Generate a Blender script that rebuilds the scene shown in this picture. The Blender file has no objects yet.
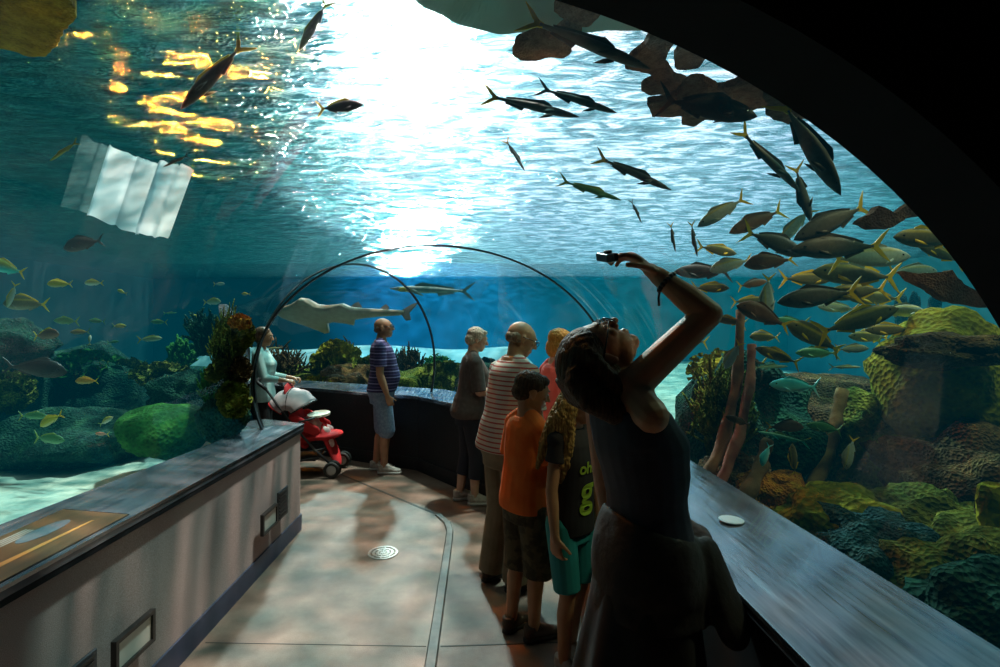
import bpy, bmesh, math, random
from mathutils import Vector, Matrix, Quaternion, noise
R = random.Random(7)
SC = bpy.context.scene
COL = SC.collection
F = 500.0                                    # focal length in pixels of the 1000 px wide frame
EYE = 1.6
PI = math.pi

def at(x, y, d):
    """a point seen at pixel x, y standing d metres down the tunnel"""
    return Vector(((x - 480) * d / F, d, EYE - (y - 329) * d / F))

# ---------------------------------------------------------------- materials
def new_mat(name):
    m = bpy.data.materials.new(name); m.use_nodes = True
    nt = m.node_tree; nt.nodes.clear()
    out = nt.nodes.new('ShaderNodeOutputMaterial')
    return m, nt, out

def N(nt, kind, **kw):
    n = nt.nodes.new(kind)
    for k, v in kw.items():
        if k in n.inputs:
            n.inputs[k].default_value = v
        else:
            setattr(n, k, v)
    return n

def mixc(nt, fac, a, b, blend='MIX'):
    n = nt.nodes.new('ShaderNodeMix'); n.data_type = 'RGBA'; n.blend_type = blend
    for sock, v in ((n.inputs[0], fac), (n.inputs[6], a), (n.inputs[7], b)):
        if hasattr(v, 'is_output'):
            nt.links.new(v, sock)
        elif isinstance(v, (int, float)):
            sock.default_value = v
        else:
            sock.default_value = (*v[:3], 1)
    return n.outputs[2]

def ramp(nt, fac, stops):
    n = nt.nodes.new('ShaderNodeValToRGB'); e = n.color_ramp.elements
    while len(e) < len(stops): e.new(0.5)
    for k, (p, c) in enumerate(stops):
        e[k].position = p
        e[k].color = (*c[:3], 1) if not isinstance(c, (int, float)) else (c, c, c, 1)
    nt.links.new(fac, n.inputs[0])
    return n.outputs[0]

def coords(nt, scale=(1, 1, 1), rot=(0, 0, 0), kind='Object'):
    tc = N(nt, 'ShaderNodeTexCoord'); mp = N(nt, 'ShaderNodeMapping')
    mp.inputs['Scale'].default_value = scale; mp.inputs['Rotation'].default_value = rot
    nt.links.new(tc.outputs[kind], mp.inputs[0])
    return mp.outputs[0]

def mat(name, color, rough=0.6, metal=0.0, color2=None, scale=20, bump=0.0, detail=4, spec=0.5, stretch=(1, 1, 1), lo=.35, hi=.65, sheen=0):
    m, nt, out = new_mat(name)
    b = N(nt, 'ShaderNodeBsdfPrincipled'); b.inputs['Roughness'].default_value = rough
    b.inputs['Metallic'].default_value = metal; b.inputs['Specular IOR Level'].default_value = spec
    b.inputs['Base Color'].default_value = (*color, 1)
    if color2 or bump:
        t = N(nt, 'ShaderNodeTexNoise'); t.inputs['Scale'].default_value = scale; t.inputs['Detail'].default_value = detail
        nt.links.new(coords(nt, stretch), t.inputs['Vector'])
        if color2:
            nt.links.new(ramp(nt, t.outputs[0], [(lo, color), (hi, color2)]), b.inputs['Base Color'])
        if bump:
            bp = N(nt, 'ShaderNodeBump'); bp.inputs['Strength'].default_value = bump; bp.inputs['Distance'].default_value = 0.02
            nt.links.new(t.outputs[0], bp.inputs['Height']); nt.links.new(bp.outputs[0], b.inputs['Normal'])
    nt.links.new(b.outputs[0], out.inputs[0])
    return m

def stripes(name, base, line, freq, width=.3, axis=2, rough=.85, second=None):
    """cloth with level stripes woven in"""
    m, nt, out = new_mat(name)
    b = N(nt, 'ShaderNodeBsdfPrincipled'); b.inputs['Roughness'].default_value = rough
    tc = N(nt, 'ShaderNodeTexCoord'); sp = N(nt, 'ShaderNodeSeparateXYZ'); nt.links.new(tc.outputs['Object'], sp.inputs[0])
    mu = N(nt, 'ShaderNodeMath', operation='MULTIPLY'); mu.inputs[1].default_value = freq; nt.links.new(sp.outputs[axis], mu.inputs[0])
    fr = N(nt, 'ShaderNodeMath', operation='FRACT'); nt.links.new(mu.outputs[0], fr.inputs[0])
    st = [(0, line), (width, base)]
    if second: st += [(.5, second), (.5 + width * .6, base)]
    c = ramp(nt, fr.outputs[0], st)
    c.node.color_ramp.interpolation = 'CONSTANT'
    nt.links.new(c, b.inputs['Base Color']); nt.links.new(b.outputs[0], out.inputs[0])
    return m

# ---------------------------------------------------------------- linking and tagging
def link(name, me, m=None, parent=None, smooth=False):
    o = bpy.data.objects.new(name, me); COL.objects.link(o)
    if m is not None:
        for x in (m if isinstance(m, (list, tuple)) else [m]): me.materials.append(x)
    if parent is not None: o.parent = parent
    if smooth:
        me.polygons.foreach_set('use_smooth', [True] * len(me.polygons))
    return o

def obj(name, bm, m=None, parent=None, smooth=False):
    me = bpy.data.meshes.new(name); bm.normal_update(); bm.to_mesh(me); bm.free()
    return link(name, me, m, parent, smooth)

def tag(o, label, cat, group=None, kind=None):
    if label: o['label'] = label
    if cat: o['category'] = cat
    if group: o['group'] = group
    if kind: o['kind'] = kind
    return o

def struct(o):
    o['kind'] = 'structure'; return o

def empty(name, loc=(0, 0, 0), rz=0, label=None, cat=None, group=None):
    o = bpy.data.objects.new(name, None); COL.objects.link(o); o.empty_display_size = .1
    o.location = loc; o.rotation_euler = (0, 0, rz)
    return tag(o, label, cat, group)

# ---------------------------------------------------------------- shapes added to a bmesh
def loft(bm, rings, cap=True, closed=True):
    vs = [[bm.verts.new(p) for p in r] for r in rings]
    n = len(vs[0])
    for a, b in zip(vs, vs[1:]):
        for i in range(n if closed else n - 1):
            j = (i + 1) % n
            bm.faces.new((a[i], a[j], b[j], b[i]))
    if cap and closed:
        bm.faces.new(vs[0][::-1]); bm.faces.new(vs[-1])
    return vs

def frame_of(d):
    d = Vector(d).normalized()
    up = Vector((0, 0, 1)) if abs(d.z) < .95 else Vector((0, 1, 0))
    u = d.cross(up).normalized(); v = u.cross(d).normalized()
    return u, v

def tube(bm, pts, rad, n=10, cap=True):
    pts = [Vector(p) for p in pts]
    if not isinstance(rad, (list, tuple)): rad = [rad] * len(pts)
    rings = []; u = None
    for i, p in enumerate(pts):
        d = (pts[min(i + 1, len(pts) - 1)] - pts[max(i - 1, 0)]).normalized()
        if u is None: u, v = frame_of(d)
        else:
            u = (u - d * u.dot(d)).normalized(); v = u.cross(d).normalized()
        rings.append([p + (u * math.cos(2 * PI * k / n) + v * math.sin(2 * PI * k / n)) * rad[i] for k in range(n)])
    return loft(bm, rings, cap)

def capsule(bm, a, b, ra, rb, n=12, flat=(1, 1), side=None, ends=(True, True)):
    """tapered limb from a to b; flat squashes the section along side / across it; domed at the ends"""
    a, b = Vector(a), Vector(b); d = (b - a).normalized()
    if side is None: u, v = frame_of(d)
    else:
        u = Vector(side); u = (u - d * u.dot(d)).normalized(); v = d.cross(u).normalized()
    rings = []
    def ring(c, r):
        rings.append([c + u * (math.cos(2 * PI * k / n) * r * flat[0]) + v * (math.sin(2 * PI * k / n) * r * flat[1]) for k in range(n)])
    if ends[0]:
        for t in (80, 55, 28): ring(a - d * ra * math.sin(math.radians(t)), ra * math.cos(math.radians(t)))
    ring(a, ra); ring((a + b) / 2, (ra + rb) / 2); ring(b, rb)
    if ends[1]:
        for t in (28, 55, 80): ring(b + d * rb * math.sin(math.radians(t)), rb * math.cos(math.radians(t)))
    loft(bm, rings)

def box(bm, lo, hi, mtx=None):
    vs = [bm.verts.new((x, y, z)) for x in (lo[0], hi[0]) for y in (lo[1], hi[1]) for z in (lo[2], hi[2])]
    if mtx is not None:
        for v in vs: v.co = mtx @ v.co
    for f in ((0, 1, 3, 2), (4, 6, 7, 5), (0, 4, 5, 1), (2, 3, 7, 6), (0, 2, 6, 4), (1, 5, 7, 3)):
        bm.faces.new([vs[i] for i in f])
    return vs

def prism(bm, pts, z0, z1, mtx=None):
    lo = [bm.verts.new((p[0], p[1], z0 if not callable(z0) else z0(p))) for p in pts]
    hi = [bm.verts.new((p[0], p[1], z1 if not callable(z1) else z1(p))) for p in pts]
    if mtx is not None:
        for v in lo + hi: v.co = mtx @ v.co
    n = len(pts)
    for i in range(n):
        j = (i + 1) % n
        bm.faces.new((lo[i], lo[j], hi[j], hi[i]))
    bm.faces.new(lo[::-1]); bm.faces.new(hi)

def ellipsoid(bm, c, r, mtx=None, sub=3):
    g = bmesh.ops.create_icosphere(bm, subdivisions=sub, radius=1)
    for v in g['verts']:
        p = Vector((v.co.x * r[0], v.co.y * r[1], v.co.z * r[2]))
        if mtx is not None: p = mtx @ p
        v.co = p + Vector(c)
    return g['verts']

def bevel_all(bm, w, seg=2):
    bmesh.ops.bevel(bm, geom=list(bm.edges), offset=w, segments=seg, affect='EDGES', profile=.5)

def remesh(bm, voxel, smooth=6, factor=.5):
    """one continuous skin over the shapes in bm, as a new mesh"""
    bmesh.ops.recalc_face_normals(bm, faces=bm.faces)
    me = bpy.data.meshes.new('tmp'); bm.to_mesh(me); bm.free()
    o = bpy.data.objects.new('tmp', me); COL.objects.link(o)
    md = o.modifiers.new('r', 'REMESH'); md.mode = 'VOXEL'; md.voxel_size = voxel; md.use_smooth_shade = True
    if smooth:
        sm = o.modifiers.new('s', 'SMOOTH'); sm.iterations = smooth; sm.factor = factor
    dg = bpy.context.evaluated_depsgraph_get()
    res = bpy.data.meshes.new_from_object(o.evaluated_get(dg))
    bpy.data.objects.remove(o); bpy.data.meshes.remove(me)
    return res
# ================================================================ the tunnel: walls, ledges, floor, acrylic
CX, CH, AA, AB = -.35, 1.2, 1.33, 1.02          # arch section: centre, half width, rise
Y0 = .84                                        # where the tunnel begins
SEAM = 3.66
T1, T0 = math.radians(199.5), math.radians(-19.5)
D3 = Vector((-.888, .459, 0)).normalized()
P2 = Vector((-1.66, 3.66, 0)); B2 = Vector((-.53, 5.88, 0))
LAT2 = (B2 - P2).normalized(); A2 = (B2 - P2).length / 2; C2 = (B2 + P2) / 2

def arch_pt(t, y, grow=0):
    return Vector((CX + (AA + grow) * math.cos(t), y, CH + (AB + grow) * math.sin(t)))
def arch_pt2(t, off=0, grow=0):
    p = C2 + LAT2 * ((A2 + grow) * math.cos(t)) + D3 * off
    k = max(0, min(1, off / max(far_off(t), .2))); lo = 1 - .40 * k if math.sin(t) > 0 else 1      # the roof comes down toward the end
    p.z = CH + (AB * lo + grow) * math.sin(t); return p
TS = [T1 + (T0 - T1) * k / 72 for k in range(73)]
def far_off(t):                                  # the bend ends at a slanting dark wall
    q = (math.cos(t) + 1) / 2; return .12 + 3.18 * q + 1.25 * q * (1 - q)

carpet = mat('carpet_wall', (.25, .185, .175), .95, color2=(.56, .44, .425), scale=420, bump=.25, detail=3, spec=.1, lo=.3, hi=.7)
blue_base = mat('baseboard_vinyl', (.035, .045, .085), .45, color2=(.05, .06, .11), scale=8)
black_wall = mat('black_paint', (.006, .006, .008), .8, spec=.2)
dark_wall = mat('charcoal_wall', (.012, .014, .018), .6, color2=(.022, .024, .03), scale=90, bump=.3, spec=.3)
steel_edge = mat('edge_strip', (.55, .55, .58), .25, metal=1)

def ledge_material():
    m, nt, out = new_mat('brushed_ledge')
    b = N(nt, 'ShaderNodeBsdfPrincipled')
    t = N(nt, 'ShaderNodeTexNoise'); t.inputs['Scale'].default_value = 6; t.inputs['Detail'].default_value = 5
    nt.links.new(coords(nt, (9, .6, 1)), t.inputs['Vector'])
    nt.links.new(ramp(nt, t.outputs[0], [(.3, (.16, .18, .23)), (.7, (.34, .35, .40))]), b.inputs['Base Color'])
    nt.links.new(ramp(nt, t.outputs[0], [(.3, .08), (.7, .22)]), b.inputs['Roughness'])
    b.inputs['Metallic'].default_value = .65
    bp = N(nt, 'ShaderNodeBump'); bp.inputs['Strength'].default_value = .12; bp.inputs['Distance'].default_value = .01
    nt.links.new(t.outputs[0], bp.inputs['Height']); nt.links.new(bp.outputs[0], b.inputs['Normal'])
    nt.links.new(b.outputs[0], out.inputs[0]); return m
ledge_mat = ledge_material()

def concrete():
    m, nt, out = new_mat('polished_concrete')
    b = N(nt, 'ShaderNodeBsdfPrincipled')
    t = N(nt, 'ShaderNodeTexNoise'); t.inputs['Scale'].default_value = 2.6; t.inputs['Detail'].default_value = 8; t.inputs['Roughness'].default_value = .6
    g = N(nt, 'ShaderNodeTexNoise'); g.inputs['Scale'].default_value = 220; g.inputs['Detail'].default_value = 2
    cv = coords(nt)
    nt.links.new(cv, t.inputs['Vector']); nt.links.new(cv, g.inputs['Vector'])
    c = ramp(nt, t.outputs[0], [(.3, (.10, .062, .046)), (.5, (.19, .128, .10)), (.7, (.30, .225, .185))])
    c2 = mixc(nt, .35, c, ramp(nt, g.outputs[0], [(.3, (.1, .08, .07)), (.7, (.5, .45, .42))]), 'OVERLAY')
    nt.links.new(c2, b.inputs['Base Color'])
    b.inputs['Roughness'].default_value = .55; b.inputs['Specular IOR Level'].default_value = .3
    bp = N(nt, 'ShaderNodeBump'); bp.inputs['Strength'].default_value = .15; bp.inputs['Distance'].default_value = .01
    nt.links.new(g.outputs[0], bp.inputs['Height']); nt.links.new(bp.outputs[0], b.inputs['Normal'])
    nt.links.new(b.outputs[0], out.inputs[0]); return m
concrete_mat = concrete()

bm = bmesh.new(); box(bm, (-7, -2.5, -.1), (2.2, 8.5, 0)); struct(obj('floor', bm, concrete_mat))

# low walls follow these lines (front faces) and carry the ledges
LF = [Vector((-1.42, Y0, 0)), Vector((-1.42, 4.0, 0)), Vector((-1.42, 4.0, 0)) + D3 * .45]
LB = [Vector((-1.72, Y0, 0)), Vector((-1.72, 3.60, 0)), Vector((-1.72, 3.60, 0)) + D3 * .27]
RF = [Vector((.76, Y0, 0)), Vector((.76, 3.77, 0)), Vector((-.70, 5.67, 0)), Vector((-.70, 5.67, 0)) + D3 * 3.1]
RB = [Vector((1.05, Y0, 0)), Vector((1.05, 3.88, 0)), Vector((-.50, 5.93, 0)), Vector((-.50, 5.93, 0)) + D3 * 3.1]

def strip(bm, fr, bk, z0, z1, z1b=None):
    """a slab between a front line and a back line"""
    z1b = z1 if z1b is None else z1b
    rings = [[Vector((a.x, a.y, z0)), Vector((b.x, b.y, z0)), Vector((b.x, b.y, z1b)), Vector((a.x, a.y, z1))] for a, b in zip(fr, bk)]
    loft(bm, rings)

def shift(line, back, d):
    return [a + (b - a).normalized() * d for a, b in zip(line, back)]
WALL_H, LEDGE_H = .80, .84
bm = bmesh.new(); strip(bm, shift(LF, LB, .02), LB, 0, WALL_H); struct(obj('wall_left', bm, carpet))
bm = bmesh.new(); strip(bm, RF[:2], RB[:2], 0, WALL_H); struct(obj('wall_right', bm, black_wall))
bm = bmesh.new(); strip(bm, RF[1:], RB[1:], 0, WALL_H); struct(obj('wall_back', bm, dark_wall))
bm = bmesh.new(); strip(bm, shift(LF, LB, .006), shift(LF, LB, .019), 0, .125); struct(obj('baseboard_left', bm, blue_base))
bm = bmesh.new(); strip(bm, shift(RF[1:], RB[1:], -.022), shift(RF[1:], RB[1:], -.001), 0, .14); struct(obj('baseboard_back', bm, dark_wall))
def ledge(name, fr, bk):
    bm = bmesh.new(); strip(bm, shift(fr, bk, -.012), shift(fr, bk, .42), WALL_H + .002, LEDGE_H, LEDGE_H + .035)
    o = struct(obj(name, bm, ledge_mat))
    return o
ledge('sill_left', LF, LB); ledge('sill_right', RF[:2], RB[:2]); ledge('sill_back', RF[1:], RB[1:])
k = 0
for fr, bk in ((LF, LB), (RF, RB)):
    k += 1
    bm = bmesh.new(); strip(bm, shift(fr, bk, -.016), shift(fr, bk, -.0125), LEDGE_H - .012, LEDGE_H + .001); struct(obj('trim_%d' % k, bm, steel_edge))
bm = bmesh.new(); strip(bm, shift(LF, LB, -.010), shift(LF, LB, .0185), WALL_H - .022, WALL_H); struct(obj('trim_3', bm, black_wall))

# the dark portal the tunnel starts from, the hall behind it, and the wall far along the bend
bm = bmesh.new()
outer = [(2.6, 0), (2.6, 4.2), (-3.2, 4.2), (-3.2, 0)]
ring = [(CX + AA * math.cos(t), CH + AB * math.sin(t)) for t in TS]       # left bottom, over the top, right bottom
ln = [(ring[0][0], 0)] + ring + [(ring[-1][0], 0)]
ctr = [(-3.2, 0)]
m_ = len(ln)
for i in range(m_):
    a = PI * (1 - i / (m_ - 1)); x = CX + 2.9 * math.cos(a) * 1.2; z = 3.4 * math.sin(a) * 1.25
    ctr.append((max(-3.2, min(2.6, x)), max(0, min(4.2, z))))
ctr = ctr[1:]
vin = [[bm.verts.new((p[0], y, p[1])) for p in ln] for y in (Y0 - .14, Y0)]
vou = [[bm.verts.new((p[0], y, p[1])) for p in ctr] for y in (Y0 - .14, Y0)]
for i in range(m_ - 1):
    bm.faces.new((vin[0][i], vin[0][i + 1], vou[0][i + 1], vou[0][i]))
    bm.faces.new((vin[1][i + 1], vin[1][i], vou[1][i], vou[1][i + 1]))
    bm.faces.new((vin[0][i + 1], vin[0][i], vin[1][i], vin[1][i + 1]))
struct(obj('wall_front', bm, black_wall))
bm = bmesh.new(); box(bm, (-3.2, -2.5, 0), (-3.1, Y0 - .14, 4.1)); box(bm, (2.5, -2.5, 0), (2.6, Y0 - .14, 4.1)); box(bm, (-3.2, -2.6, 0), (2.6, -2.5, 4.1))
struct(obj('wall_rear', bm, black_wall))
bm = bmesh.new(); box(bm, (-3.2, -2.6, 4.1), (2.6, Y0 - .14, 4.2)); struct(obj('ceiling', bm, black_wall))
bm = bmesh.new()
e0 = arch_pt2(0, 4.2); 
cap = [arch_pt2(t, far_off(t) - .02, .06) for t in TS]; cap = [Vector((cap[0].x, cap[0].y, 0))] + cap + [Vector((cap[-1].x, cap[-1].y, 0))]
loft(bm, [cap, [p + D3 * .1 for p in cap]]); struct(obj('wall_end', bm, black_wall))

# acrylic
def acrylic():
    m, nt, out = new_mat('acrylic')
    tr = N(nt, 'ShaderNodeBsdfTransparent'); tr.inputs[0].default_value = (.93, .97, .97, 1)
    gl = N(nt, 'ShaderNodeBsdfGlossy'); gl.inputs['Roughness'].default_value = .03
    lw = N(nt, 'ShaderNodeLayerWeight'); lw.inputs['Blend'].default_value = .22
    mu = N(nt, 'ShaderNodeMath', operation='MULTIPLY'); mu.inputs[1].default_value = .055; mu.use_clamp = True
    nt.links.new(lw.outputs['Fresnel'], mu.inputs[0])
    mx = N(nt, 'ShaderNodeMixShader'); nt.links.new(mu.outputs[0], mx.inputs[0]); nt.links.new(tr.outputs[0], mx.inputs[1]); nt.links.new(gl.outputs[0], mx.inputs[2])
    # pale reflection streaks painted as cloudy bands round the arch
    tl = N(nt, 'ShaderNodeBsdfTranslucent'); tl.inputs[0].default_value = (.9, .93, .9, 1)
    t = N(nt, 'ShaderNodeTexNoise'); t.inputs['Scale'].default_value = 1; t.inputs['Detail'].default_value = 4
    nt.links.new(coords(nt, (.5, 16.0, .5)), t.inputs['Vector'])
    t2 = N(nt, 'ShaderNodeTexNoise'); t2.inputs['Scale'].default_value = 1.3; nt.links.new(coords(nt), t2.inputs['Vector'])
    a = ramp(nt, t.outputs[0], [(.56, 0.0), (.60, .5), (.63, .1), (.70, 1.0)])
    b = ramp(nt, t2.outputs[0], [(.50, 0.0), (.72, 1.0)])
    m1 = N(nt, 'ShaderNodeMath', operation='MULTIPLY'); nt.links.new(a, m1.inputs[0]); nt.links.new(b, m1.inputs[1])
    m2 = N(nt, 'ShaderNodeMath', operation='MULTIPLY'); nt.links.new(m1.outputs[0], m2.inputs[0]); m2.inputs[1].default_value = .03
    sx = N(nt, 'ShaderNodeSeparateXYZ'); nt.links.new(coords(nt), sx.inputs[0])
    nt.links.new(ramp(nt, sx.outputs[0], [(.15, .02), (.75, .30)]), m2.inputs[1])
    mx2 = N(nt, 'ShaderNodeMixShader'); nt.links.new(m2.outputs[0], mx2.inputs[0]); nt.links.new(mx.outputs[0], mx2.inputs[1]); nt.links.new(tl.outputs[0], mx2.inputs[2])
    nt.links.new(mx2.outputs[0], out.inputs[0]); return m
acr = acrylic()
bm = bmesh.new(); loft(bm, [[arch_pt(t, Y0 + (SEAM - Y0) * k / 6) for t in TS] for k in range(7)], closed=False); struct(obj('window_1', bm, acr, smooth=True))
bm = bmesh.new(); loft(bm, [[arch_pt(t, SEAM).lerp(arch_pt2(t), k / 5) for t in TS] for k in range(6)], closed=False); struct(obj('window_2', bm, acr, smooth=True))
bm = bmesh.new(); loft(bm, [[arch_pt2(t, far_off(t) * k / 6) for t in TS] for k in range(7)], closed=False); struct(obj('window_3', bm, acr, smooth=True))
gasket = mat('gasket', (.03, .035, .04), .35)
def band(name, f, w, grow=-.004, m=gasket):
    bm = bmesh.new()
    rings = []
    for t in TS:
        a, b = f(t, -w, grow), f(t, w, grow); c, d = f(t, w, grow - .012), f(t, -w, grow - .012)
        rings.append([a, b, c, d])
    loft(bm, rings); struct(obj(name, bm, m))
band('trim_4', lambda t, o, g: arch_pt(t, SEAM + o, g), .011)
band('trim_5', lambda t, o, g: arch_pt2(t, o, g), .012)

# floor joints, drain
joint = mat('joint_filler', (.03, .028, .026), .7)
bm = bmesh.new()
pts = [(-.235, -1), (-.235, 3.75), (-.238, 3.95), (-.27, 4.12), (-.36, 4.3)]
L, Rr = [], []
prof = []
for i, p in enumerate(pts):
    q0 = Vector((*pts[max(i - 1, 0)], 0)); q1 = Vector((*pts[min(i + 1, len(pts) - 1)], 0)); d = (q1 - q0).normalized(); s = Vector((d.y, -d.x, 0))
    c = Vector((*p, 0)); prof.append([c - s * .03, c - s * .022 + Vector((0, 0, .012)), c + s * .022 + Vector((0, 0, .012)), c + s * .03])
loft(bm, prof); struct(obj('trim_6', bm, mat('joint_cover', (.045, .038, .034), .6, color2=(.10, .085, .075), scale=12)))
bm = bmesh.new()
for a, b, w in ((Vector((-.36, 4.3, 0)), Vector((-1.72, 5.7, 0)), .012), (Vector((-.2, 2.52, 0)), Vector((.74, 2.57, 0)), .004), (Vector((-1.4, 2.55, 0)), Vector((-.27, 2.52, 0)), .002)):
    d = (b - a).normalized(); s = Vector((d.y, -d.x, 0)) * w
    loft(bm, [[a - s, a + s, a + s + Vector((0, 0, .0015)), a - s + Vector((0, 0, .0015))], [b - s, b + s, b + s + Vector((0, 0, .0015)), b - s + Vector((0, 0, .0015))]])
struct(obj('trim_7', bm, joint))

steel = mat('steel', (.32, .30, .28), .5, metal=.7)
dr = at(383, 553, 3.57); dr.z = 0
d0 = empty('floor_drain', dr, 0, 'round metal floor drain set in the concrete', 'drain')
bm = bmesh.new()
loft(bm, [[Vector((r * math.cos(2 * PI * k / 32), r * math.sin(2 * PI * k / 32), z)) for k in range(32)] for r, z in ((.108, .0), (.106, .006), (.09, .006), (.088, .0))], cap=False)
obj('rim', bm, steel, d0)
bm = bmesh.new()
for r in (.0, .03, .058):
    r1 = r + .018
    loft(bm, [[Vector((max(q, .001) * math.cos(2 * PI * k / 24), max(q, .001) * math.sin(2 * PI * k / 24), z)) for k in range(24)] for q, z in ((r1, .001), (r1, .005), (r, .005), (r, .001))], cap=False)
for k in range(4):
    box(bm, (-.088, -.004, .001), (.088, .004, .0045), Matrix.Rotation(PI * k / 4, 4, 'Z'))
obj('grate', bm, steel, d0)

# step lights and vents on the carpeted wall
frame_black = mat('frame_black', (.02, .016, .016), .4)
diffuser = mat('diffuser', (.62, .58, .52), .5)
WX = -1.4
def step_light(y, z, label):
    o = empty('step_light', (WX, y, z), 0, label, 'light', 'step lights on the carpeted wall')
    bm = bmesh.new(); w, h, t = .115, .068, .016
    for lo, hi in (((0, -w, h - t), (.022, w, h)), ((0, -w, -h), (.022, w, -h + t)), ((0, -w, -h + t), (.022, -w + t, h - t)), ((0, w - t, -h + t), (.022, w, h - t))): box(bm, lo, hi)
    obj('frame', bm, frame_black, o)
    bm = bmesh.new(); box(bm, (.001, -w + t, -h + t), (.012, w - t, h - t)); obj('diffuser', bm, diffuser, o)
    return o
step_light(2.01, .345, 'black framed step light nearest the camera, low on the grey carpeted wall')
step_light(3.30, .345, 'black framed step light beside the dark vent, low on the grey carpeted wall')
def wall_vent(y, z, label):
    o = empty('wall_vent', (WX, y, z), 0, label, 'vent', 'dark vents on the carpeted wall')
    bm = bmesh.new(); box(bm, (0, -.085, -.1), (.012, .085, .1)); bevel_all(bm, .003, 1); obj('plate', bm, mat('vent_plate', (.03, .032, .04), .5), o)
    bm = bmesh.new()
    for k in range(8): box(bm, (.0125, -.07, -.084 + k * .023), (.017, .07, -.075 + k * .023))
    obj('slats', bm, frame_black, o)
wall_vent(3.53, .37, 'dark vent plate at the far end of the grey carpeted wall')
wall_vent(1.73, .345, 'dark vent plate cut by the lower edge of the picture, near the nearest step light')

# printed graphic panel lying on the left ledge, round plate on the right one
tilt = Matrix.Rotation(math.atan(.035 / .42) , 4, 'Y')
gp = empty('graphic_panel', (-1.43, .9, LEDGE_H + .003), 0, 'brown printed information panel lying along the near end of the left ledge', 'sign')
def on_ledge(bm):
    for v in bm.verts: v.co.z += -v.co.x * (.035 / .432)
    return bm
bm = bmesh.new(); box(bm, (-.262, 0, 0), (0, 1.13, .004)); obj('board', on_ledge(bm), mat('print_brown', (.10, .055, .03), .3, color2=(.20, .10, .045), scale=5, stretch=(4, .6, 1)), gp)
bm = bmesh.new()
for k in range(4): box(bm, (-.232 + k * .012, .25 + .04 * k, .0045), (-.227 + k * .012, .93, .0052))
obj('text_lines', on_ledge(bm), mat('print_white', (.42, .40, .38), .6), gp)
bm = bmesh.new(); prism(bm, [(-.165 + .034 * math.cos(a), .93 + .11 * math.sin(a)) for a in [2 * PI * k / 28 for k in range(28)]], .0045, .0053); obj('blue_oval', on_ledge(bm), mat('oval_blue', (.05, .10, .14), .5, color2=(.12, .16, .19), scale=9), gp)  # mottled blue oval lying on the board
bm = bmesh.new(); prism(bm, [(-.10, .62), (-.075, .60), (-.075, 1.05), (-.085, 1.05)], .0045, .0052); obj('orange_band', on_ledge(bm), mat('band_orange', (.65, .28, .07), .4), gp)  # flat orange strip lying on the board
bm = bmesh.new(); box(bm, (-.262, 1.131, 0), (0, 1.139, .003)); obj('end_joint', on_ledge(bm), black_wall, gp)
rp = bmesh.new(); loft(rp, [[Vector((.97 + r * math.cos(2 * PI * k / 28), 1.93 + r * math.sin(2 * PI * k / 28), LEDGE_H + .021 + z)) for k in range(28)] for r, z in ((.045, 0), (.045, .004), (.035, .006))])
tag(obj('round_plate', rp, mat('plate_white', (.6, .66, .72), .3)), 'small pale round plate on the right ledge beside the woman taking a picture', 'plate')
# ================================================================ the tank: water, its surface, sand, walls, light
WS = 2.9
TX0, TX1, TY1 = -8.5, 8.0, 13.0
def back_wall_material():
    m, nt, out = new_mat('tank_back_haze'); b = N(nt, 'ShaderNodeBsdfPrincipled'); b.inputs['Roughness'].default_value = .95; b.inputs['Specular IOR Level'].default_value = 0
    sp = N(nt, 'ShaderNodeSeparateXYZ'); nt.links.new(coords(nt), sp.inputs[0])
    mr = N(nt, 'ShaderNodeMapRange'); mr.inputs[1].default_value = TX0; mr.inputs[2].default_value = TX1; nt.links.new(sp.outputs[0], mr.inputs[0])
    nt.links.new(ramp(nt, mr.outputs[0], [(.05, (.004, .035, .05)), (.26, (.004, .045, .07)), (.36, (.02, .19, .42)), (.55, (.03, .26, .46)), (.8, (.02, .26, .30))]), b.inputs['Base Color'])  # brightness of the distant water put into the wall colour, dim at left
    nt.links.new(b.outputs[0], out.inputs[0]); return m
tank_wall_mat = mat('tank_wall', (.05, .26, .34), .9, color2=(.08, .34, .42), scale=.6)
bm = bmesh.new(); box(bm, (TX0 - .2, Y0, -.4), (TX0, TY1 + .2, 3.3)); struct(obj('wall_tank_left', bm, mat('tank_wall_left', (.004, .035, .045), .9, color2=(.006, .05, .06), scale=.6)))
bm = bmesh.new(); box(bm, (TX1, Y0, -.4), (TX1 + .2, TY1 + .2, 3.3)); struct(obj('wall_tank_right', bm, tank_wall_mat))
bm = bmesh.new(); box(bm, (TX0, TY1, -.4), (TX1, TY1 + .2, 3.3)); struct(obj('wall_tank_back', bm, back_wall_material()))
bm = bmesh.new(); box(bm, (TX0, Y0 - .12, 0), (-3.2, Y0, 4.2)); box(bm, (2.6, Y0 - .12, 0), (TX1, Y0, 4.2)); struct(obj('wall_tank_front', bm, black_wall))

# water: a box with the tunnel taken out of it
def water_material():
    m, nt, out = new_mat('sea_water')
    ab = N(nt, 'ShaderNodeVolumeAbsorption'); ab.inputs['Color'].default_value = (.0, .62, .66, 1); ab.inputs['Density'].default_value = .11
    em = N(nt, 'ShaderNodeEmission'); em.inputs['Color'].default_value = (.0, .40, .58, 1); em.inputs['Strength'].default_value = .009  # glow given to the water in place of scattered light
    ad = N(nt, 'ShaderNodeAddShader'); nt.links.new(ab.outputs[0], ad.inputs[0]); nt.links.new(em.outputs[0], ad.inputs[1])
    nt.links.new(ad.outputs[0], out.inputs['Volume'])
    return m
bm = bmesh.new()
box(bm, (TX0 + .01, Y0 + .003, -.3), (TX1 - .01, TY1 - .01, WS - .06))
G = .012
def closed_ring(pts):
    return pts + [Vector((pts[-1].x, pts[-1].y, -.2)), Vector((pts[0].x, pts[0].y, -.2))]
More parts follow.
